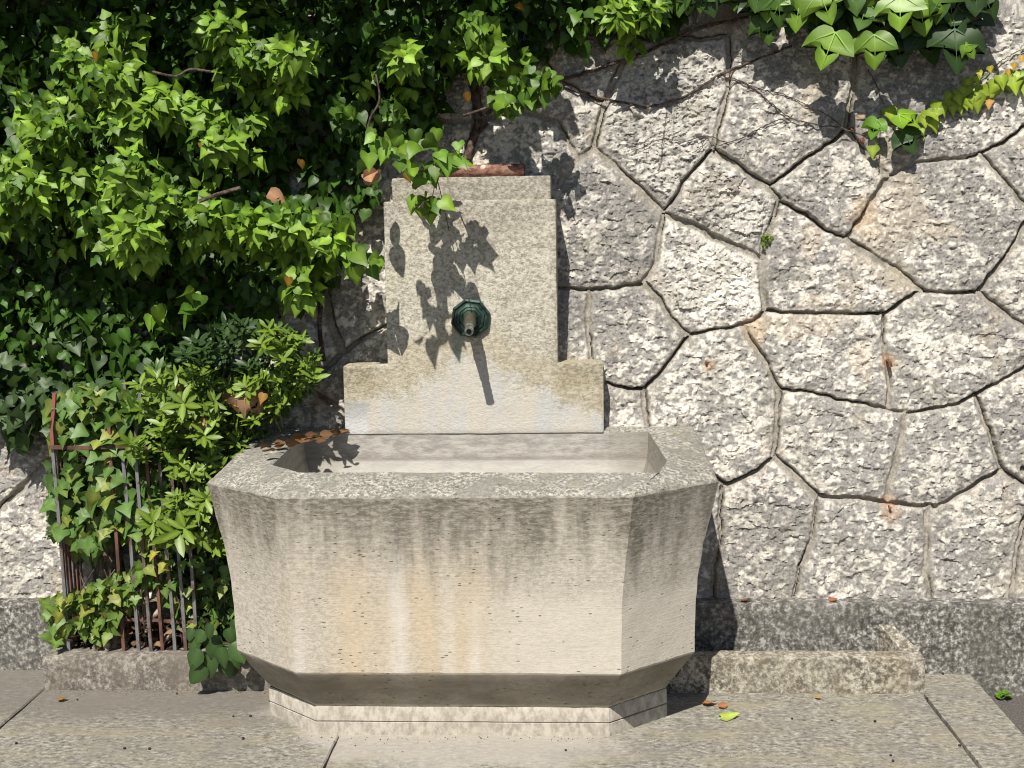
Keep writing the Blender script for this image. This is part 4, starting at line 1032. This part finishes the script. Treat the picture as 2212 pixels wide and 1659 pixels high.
# ---- lime trail
tlf = []
LM = (.22, .32, .03)
for x, y, s_, an, cc in [(a_ + rs.normal() * 14, b_ + rs.normal() * 12, rs.uniform(.028, .044), rs.normal() * .4, LM) for a_, b_ in [(1560 + 40 * k, 740 - 17 * k) for k in range(19)]] + [(1330,700,.050,.4,LM),(1400,745,.070,.9,(.15,.27,.02)),(1260,775,.055,-.3,(.10,.22,.02)),(1235,945,.036,0,LM),(1425,850,.070,.1,DG),(1525,840,.034,.2,LM),(1500,760,.032,-.3,LM),(1580,715,.042,0,LM),(1625,775,.040,.3,LM),(1660,660,.048,0,LM),
        (1735,600,.034,-.4,LM),(1775,640,.044,.1,LM),(1812,560,.030,0,LM),(1815,620,.042,.2,LM),(1850,510,.032,-.2,LM),(1905,615,.050,0,LM),(1938,550,.046,.1,LM),(1900,495,.028,.3,LM),(2035,560,.046,0,LM),(2060,490,.042,.3,LM),(2140,500,.052,.2,LM),
        (2195,470,.045,.2,LM),(1918,455,.022,0,(.36,.38,.04)),(1990,430,.022,.2,(.40,.34,.05)),(2110,450,.022,0,(.42,.30,.06)),(2150,410,.022,.3,(.42,.28,.06)),(2200,360,.022,.2,(.42,.28,.08)),(1470,790,.04,.5,LM),(2230,520,.05,.1,LM),(2290,440,.045,.1,LM),(1690,690,.03,.5,LM),(1985,640,.03,.1,(.35,.2,.06)),(1780,580,.03,.1,LM),(1860,560,.035,-.3,LM)]:
    mleaf(X3(x), y / 3., s_ * 1.15, .03 + rs.uniform(0, .02) if s_ < .055 else .06, cc, an, .5, tlf, 'ivy3' if s_ < .055 else 'maple', .2)
tr2 = empty('lime_creeper_trail', 'thin trail of small lime green leaves climbing to the right edge of the wall', 'creeper')
link('foliage', leaves_mesh('foliage', tlf), M['leaf'], tr2)
vine([(X3(1290), 262), (X3(1380), 268), (X3(1520), 260), (X3(1660), 232), (X3(1800), 190), (X3(1930), 170), (X3(2050), 135), (X3(2150), 115), (X3(2300), 90)], .0018, tr2, .02, 'gstem')
vine([(X3(1270), 370), (X3(1275), 340), (X3(1280), 260)], .0014, tr2, .012); vine([(X3(1560), 295), (X3(1640), 285), (X3(1700), 276)], .0012, tr2, .012)
# small tuft in a joint and a seedling on the ground
tf = []
for k in range(26):
    p = at_wall(1657 + rs.normal() * 5, 516 + rs.normal() * 8, .012); tf.append((p, N3() + OUT * .8, OUT + UP * .5 + N3() * .3, rs.uniform(.008, .014), 'round', np.array([.10, .15, .02]) * rs.uniform(.7, 1.3), 0, .2))
o = link('moss_tuft', leaves_mesh('moss_tuft', tf), M['leaf']); tag(o, 'tiny green tuft growing in a mortar joint between pale stones', 'plant')
sd = []
p0 = at_z(2168, 1507, -.07)
for k in range(14):
    t = k * 2.4; sd.append((p0 + np.array([math.cos(t), math.sin(t), 0]) * .006 + UP * .004 * (k % 4), np.array([math.cos(t), math.sin(t), .5]), UP + N3() * .2, .022, 'round', np.array([.09, .19, .02]), .1, .2))
o = link('seedling', leaves_mesh('seedling', sd), M['leaf']); tag(o, 'small green seedling in the asphalt at the foot of the wall right edge', 'plant')

# =================================================================== iron pins in the wall
def pin(px, py, L_, r, label, bend=False):
    p = at_wall(px, py, .0); m_ = MB()
    pts = [p + np.array([0, .02, 0]), p + np.array([0, -.006 - L_, 0])]
    if bend: pts.append(p + np.array([.004, -.008 - L_, -.018]))
    m_.tube(pts, r, 8); o = m_.build('iron_nail', M['rust'], None); tag(o, label, 'nail', 'iron nails left in the wall')
pin(1524, 781, .022, .0035, 'rusty nail in a round orange stain on the pale stone right of the basin')
pin(1917, 779, .025, .0055, 'bent rusty hook in the joint between two grey stones, brown stain around it', True)
pin(1920, 1094, .018, .0040, 'rusty nail at a joint crossing above the trough, orange stain below')
pin(1859, 304, .030, .0085, 'thick rusted rod end under the lime green creeper leaves')
pin(1838, 279, .020, .0060, 'thin rusted rod end left of the lime green creeper leaves')

# =================================================================== fallen leaves, berries
def fallen(px, py, s_, col, label, ang, z=.006, shp='round', curl=.4, cat='fallen leaf', grp='fallen leaves on the paving'):
    p = at_z(px, py, z); td = np.array([math.cos(ang), math.sin(ang), .05])
    o = link('fallen_leaf', leaves_mesh('fallen_leaf', [(p, td, UP + N3() * .15, s_, shp, np.array(col) * .62, curl, -.1)]), M['dead'])
    return tag(o, label, cat, grp)
fallen(1518, 1520, .045, (.50, .22, .09), 'orange brown fallen leaf at the edge of the basin shadow on the paving', .1)
fallen(1552, 1526, .028, (.42, .18, .08), 'small reddish fallen leaf just behind the yellow green one', .2)
fallen(1558, 1548, .052, (.45, .60, .13), 'yellow green fallen leaf lying on the paving right of the basin', .1, shp='ivy3', curl=.15)
fallen(1762, 1508, .018, (.50, .28, .10), 'tiny orange leaf scrap in front of the trough', .5)
fallen(124, 1512, .030, (.42, .22, .03), 'golden brown fallen leaf in front of the left kerb', .3)
fallen(560, 1487, .020, (.35, .15, .05), 'small brown leaf by the left side of the basin foot', .6)
fallen(1600, 1298, .035, (.38, .16, .05), 'brown dry leaf on the ledge in the basin shadow', .1, .24, grp='dry leaves on ledges')
fallen(1790, 1296, .028, (.40, .14, .08), 'reddish dry leaf on the wall ledge above the trough', .1, .24, grp='dry leaves on ledges')
fallen(1238, 762, .045, (.45, .24, .07), 'orange dry leaf on the right shoulder of the back panel', .2, 1.028, grp='dry leaves on ledges')
fallen(1216, 765, .050, (.22, .10, .04), 'dark brown dry leaf in the corner beside the back panel', 1.2, 1.028, grp='dry leaves on ledges')
# litter on the rear left rim
lt = []
for k in range(46):
    a = rs.uniform(560, 742); c = 930 + (742 - a) * .22 + rs.normal() * 5
    p = at_z(a, c, .803 + rs.rand() * .012); t = rs.uniform(-.5, .5)
    lt.append((p, np.array([math.cos(t), math.sin(t) * .6, .1]), UP + N3() * .4, rs.uniform(.02, .045), 'lance' if rs.rand() < .6 else 'round', np.array([.14, .075, .042]) * rs.uniform(.4, 1.5), .4, .0))
tag(link('leaf_litter', leaves_mesh('leaf_litter', lt), M['dead']), 'brown dry leaf litter on the back left corner of the basin rim', 'leaf litter', kind='stuff')
lt = []
for k in range(170):
    a = rs.uniform(150, 470); c = rs.uniform(1290, 1415); p = at_y(a, c, rs.uniform(-.12, 0)); p[2] = max(.10, p[2] * .35 + .09)
    lt.append((p, N3() * np.array([1, 1, .3]), UP + N3() * .6, rs.uniform(.015, .045), 'lance' if rs.rand() < .5 else 'round', np.array([.14, .09, .06]) * rs.uniform(.4, 1.5), .4, .0))
tag(link('leaf_litter', leaves_mesh('leaf_litter', lt), M['dead']), 'brown dead leaves and twigs on the earth inside the iron guard', 'leaf litter', kind='stuff')
dl = []
for px, py, y in [(510, 862, -.15), (500, 850, -.13), (528, 858, -.15), (385, 848, -.2), (798, 372, -.1), (806, 395, -.1), (808, 380, -.09), (590, 430, .02), (580, 415, .02), (360, 1160, -.17), (447, 905, -.2), (520, 1270, -.15)]:
    dl.append((at_y(px, py, y), N3() - UP * .6, OUT + UP * .4 + N3() * .4, rs.uniform(.035, .07), 'maple' if px in (510, 528) else 'round', np.array([.30, .18, .11]) * rs.uniform(.6, 1.2), .3, .3))
link('dead_leaves', leaves_mesh('dead_leaves', dl), M['dead'], shr)
gr = MB(); gl = []
for k in range(420):
    r = rs.rand()
    if r < .35: x, y = rs.uniform(kl, -.6), ky - abs(rs.normal()) * .02
    elif r < .55: x, y = rs.uniform(.62, tr_), ky - abs(rs.normal()) * .02
    elif r < .75: x, y = rs.uniform(-.6, .6), -.535 - abs(rs.normal()) * .02
    else: x, y = rs.uniform(-1.6, 1.9), rs.uniform(-.95, -.25)
    if abs(x) < .58 and y > -.53: continue
    q = rs.uniform(.0008, .0026); c = np.array([x, y, .0005 + q * .3]); gr.add([c + q * rs.uniform(.7, 1.2) * np.array(v) for v in ((1, 0, 0), (-1, 0, 0), (0, 1, 0), (0, -1, 0), (0, 0, .8), (0, 0, -.8))],
        [(0, 2, 4), (2, 1, 4), (1, 3, 4), (3, 0, 4), (2, 0, 5), (1, 2, 5), (3, 1, 5), (0, 3, 5)])
tag(gr.build('grit', M['bark']), 'fine grit and crumbs scattered on the paving', None, kind='stuff')
# berries
import bmesh
bm = bmesh.new(); bmesh.ops.create_icosphere(bm, subdivisions=2, radius=.0042)
for v in bm.verts: v.co.z *= .85; v.co.x *= 1.08
bm.to_mesh(bme := bpy.data.meshes.new('fallen_berry')); bm.free(); bme.shade_smooth(); bme.materials.append(NB('berry_skin').fin((.02, .013, .02), .45, .4))
Zz = [(382,1498,'left of the basin foot by the kerb'),(167,1511,'in front of the left kerb beside the golden leaf'),(504,1547,'left of the basin, nearer of a pair'),(541,1546,'left of the basin, by the foot'),(35,1605,'at the far left edge of the paving'),(323,1617,'in the lower left of the paving, right one'),(269,1616,'in the lower left of the paving, left one'),
      (525,1595,'lower left in front of the basin corner'),(1222,1620,'in front of the basin foot'),(1711,1552,'on the long joint right of the basin'),(1797,1556,'on the long joint middle'),(1890,1557,'on the long joint near the cross joint'),(2003,1508,'at the corner of the trough'),(2073,1610,'on the sloping cross joint at right'),(1924,1631,'lower right paving, upper one'),(1929,1643,'lower right paving, lower one'),(2037,1455,'behind the trough on the slab end')]
for i, (px, py, w) in enumerate(Zz):
    p = at_z(px, py, .003); o = bpy.data.objects.new('fallen_berry', bme); COL.objects.link(o); o.location = p; o.scale = (rs.uniform(.75, 1.2),) * 3; o.rotation_euler = (0, 0, rs.uniform(0, 3))
    tag(o, 'small black fallen berry ' + w, 'berry', 'black berries scattered on the paving')
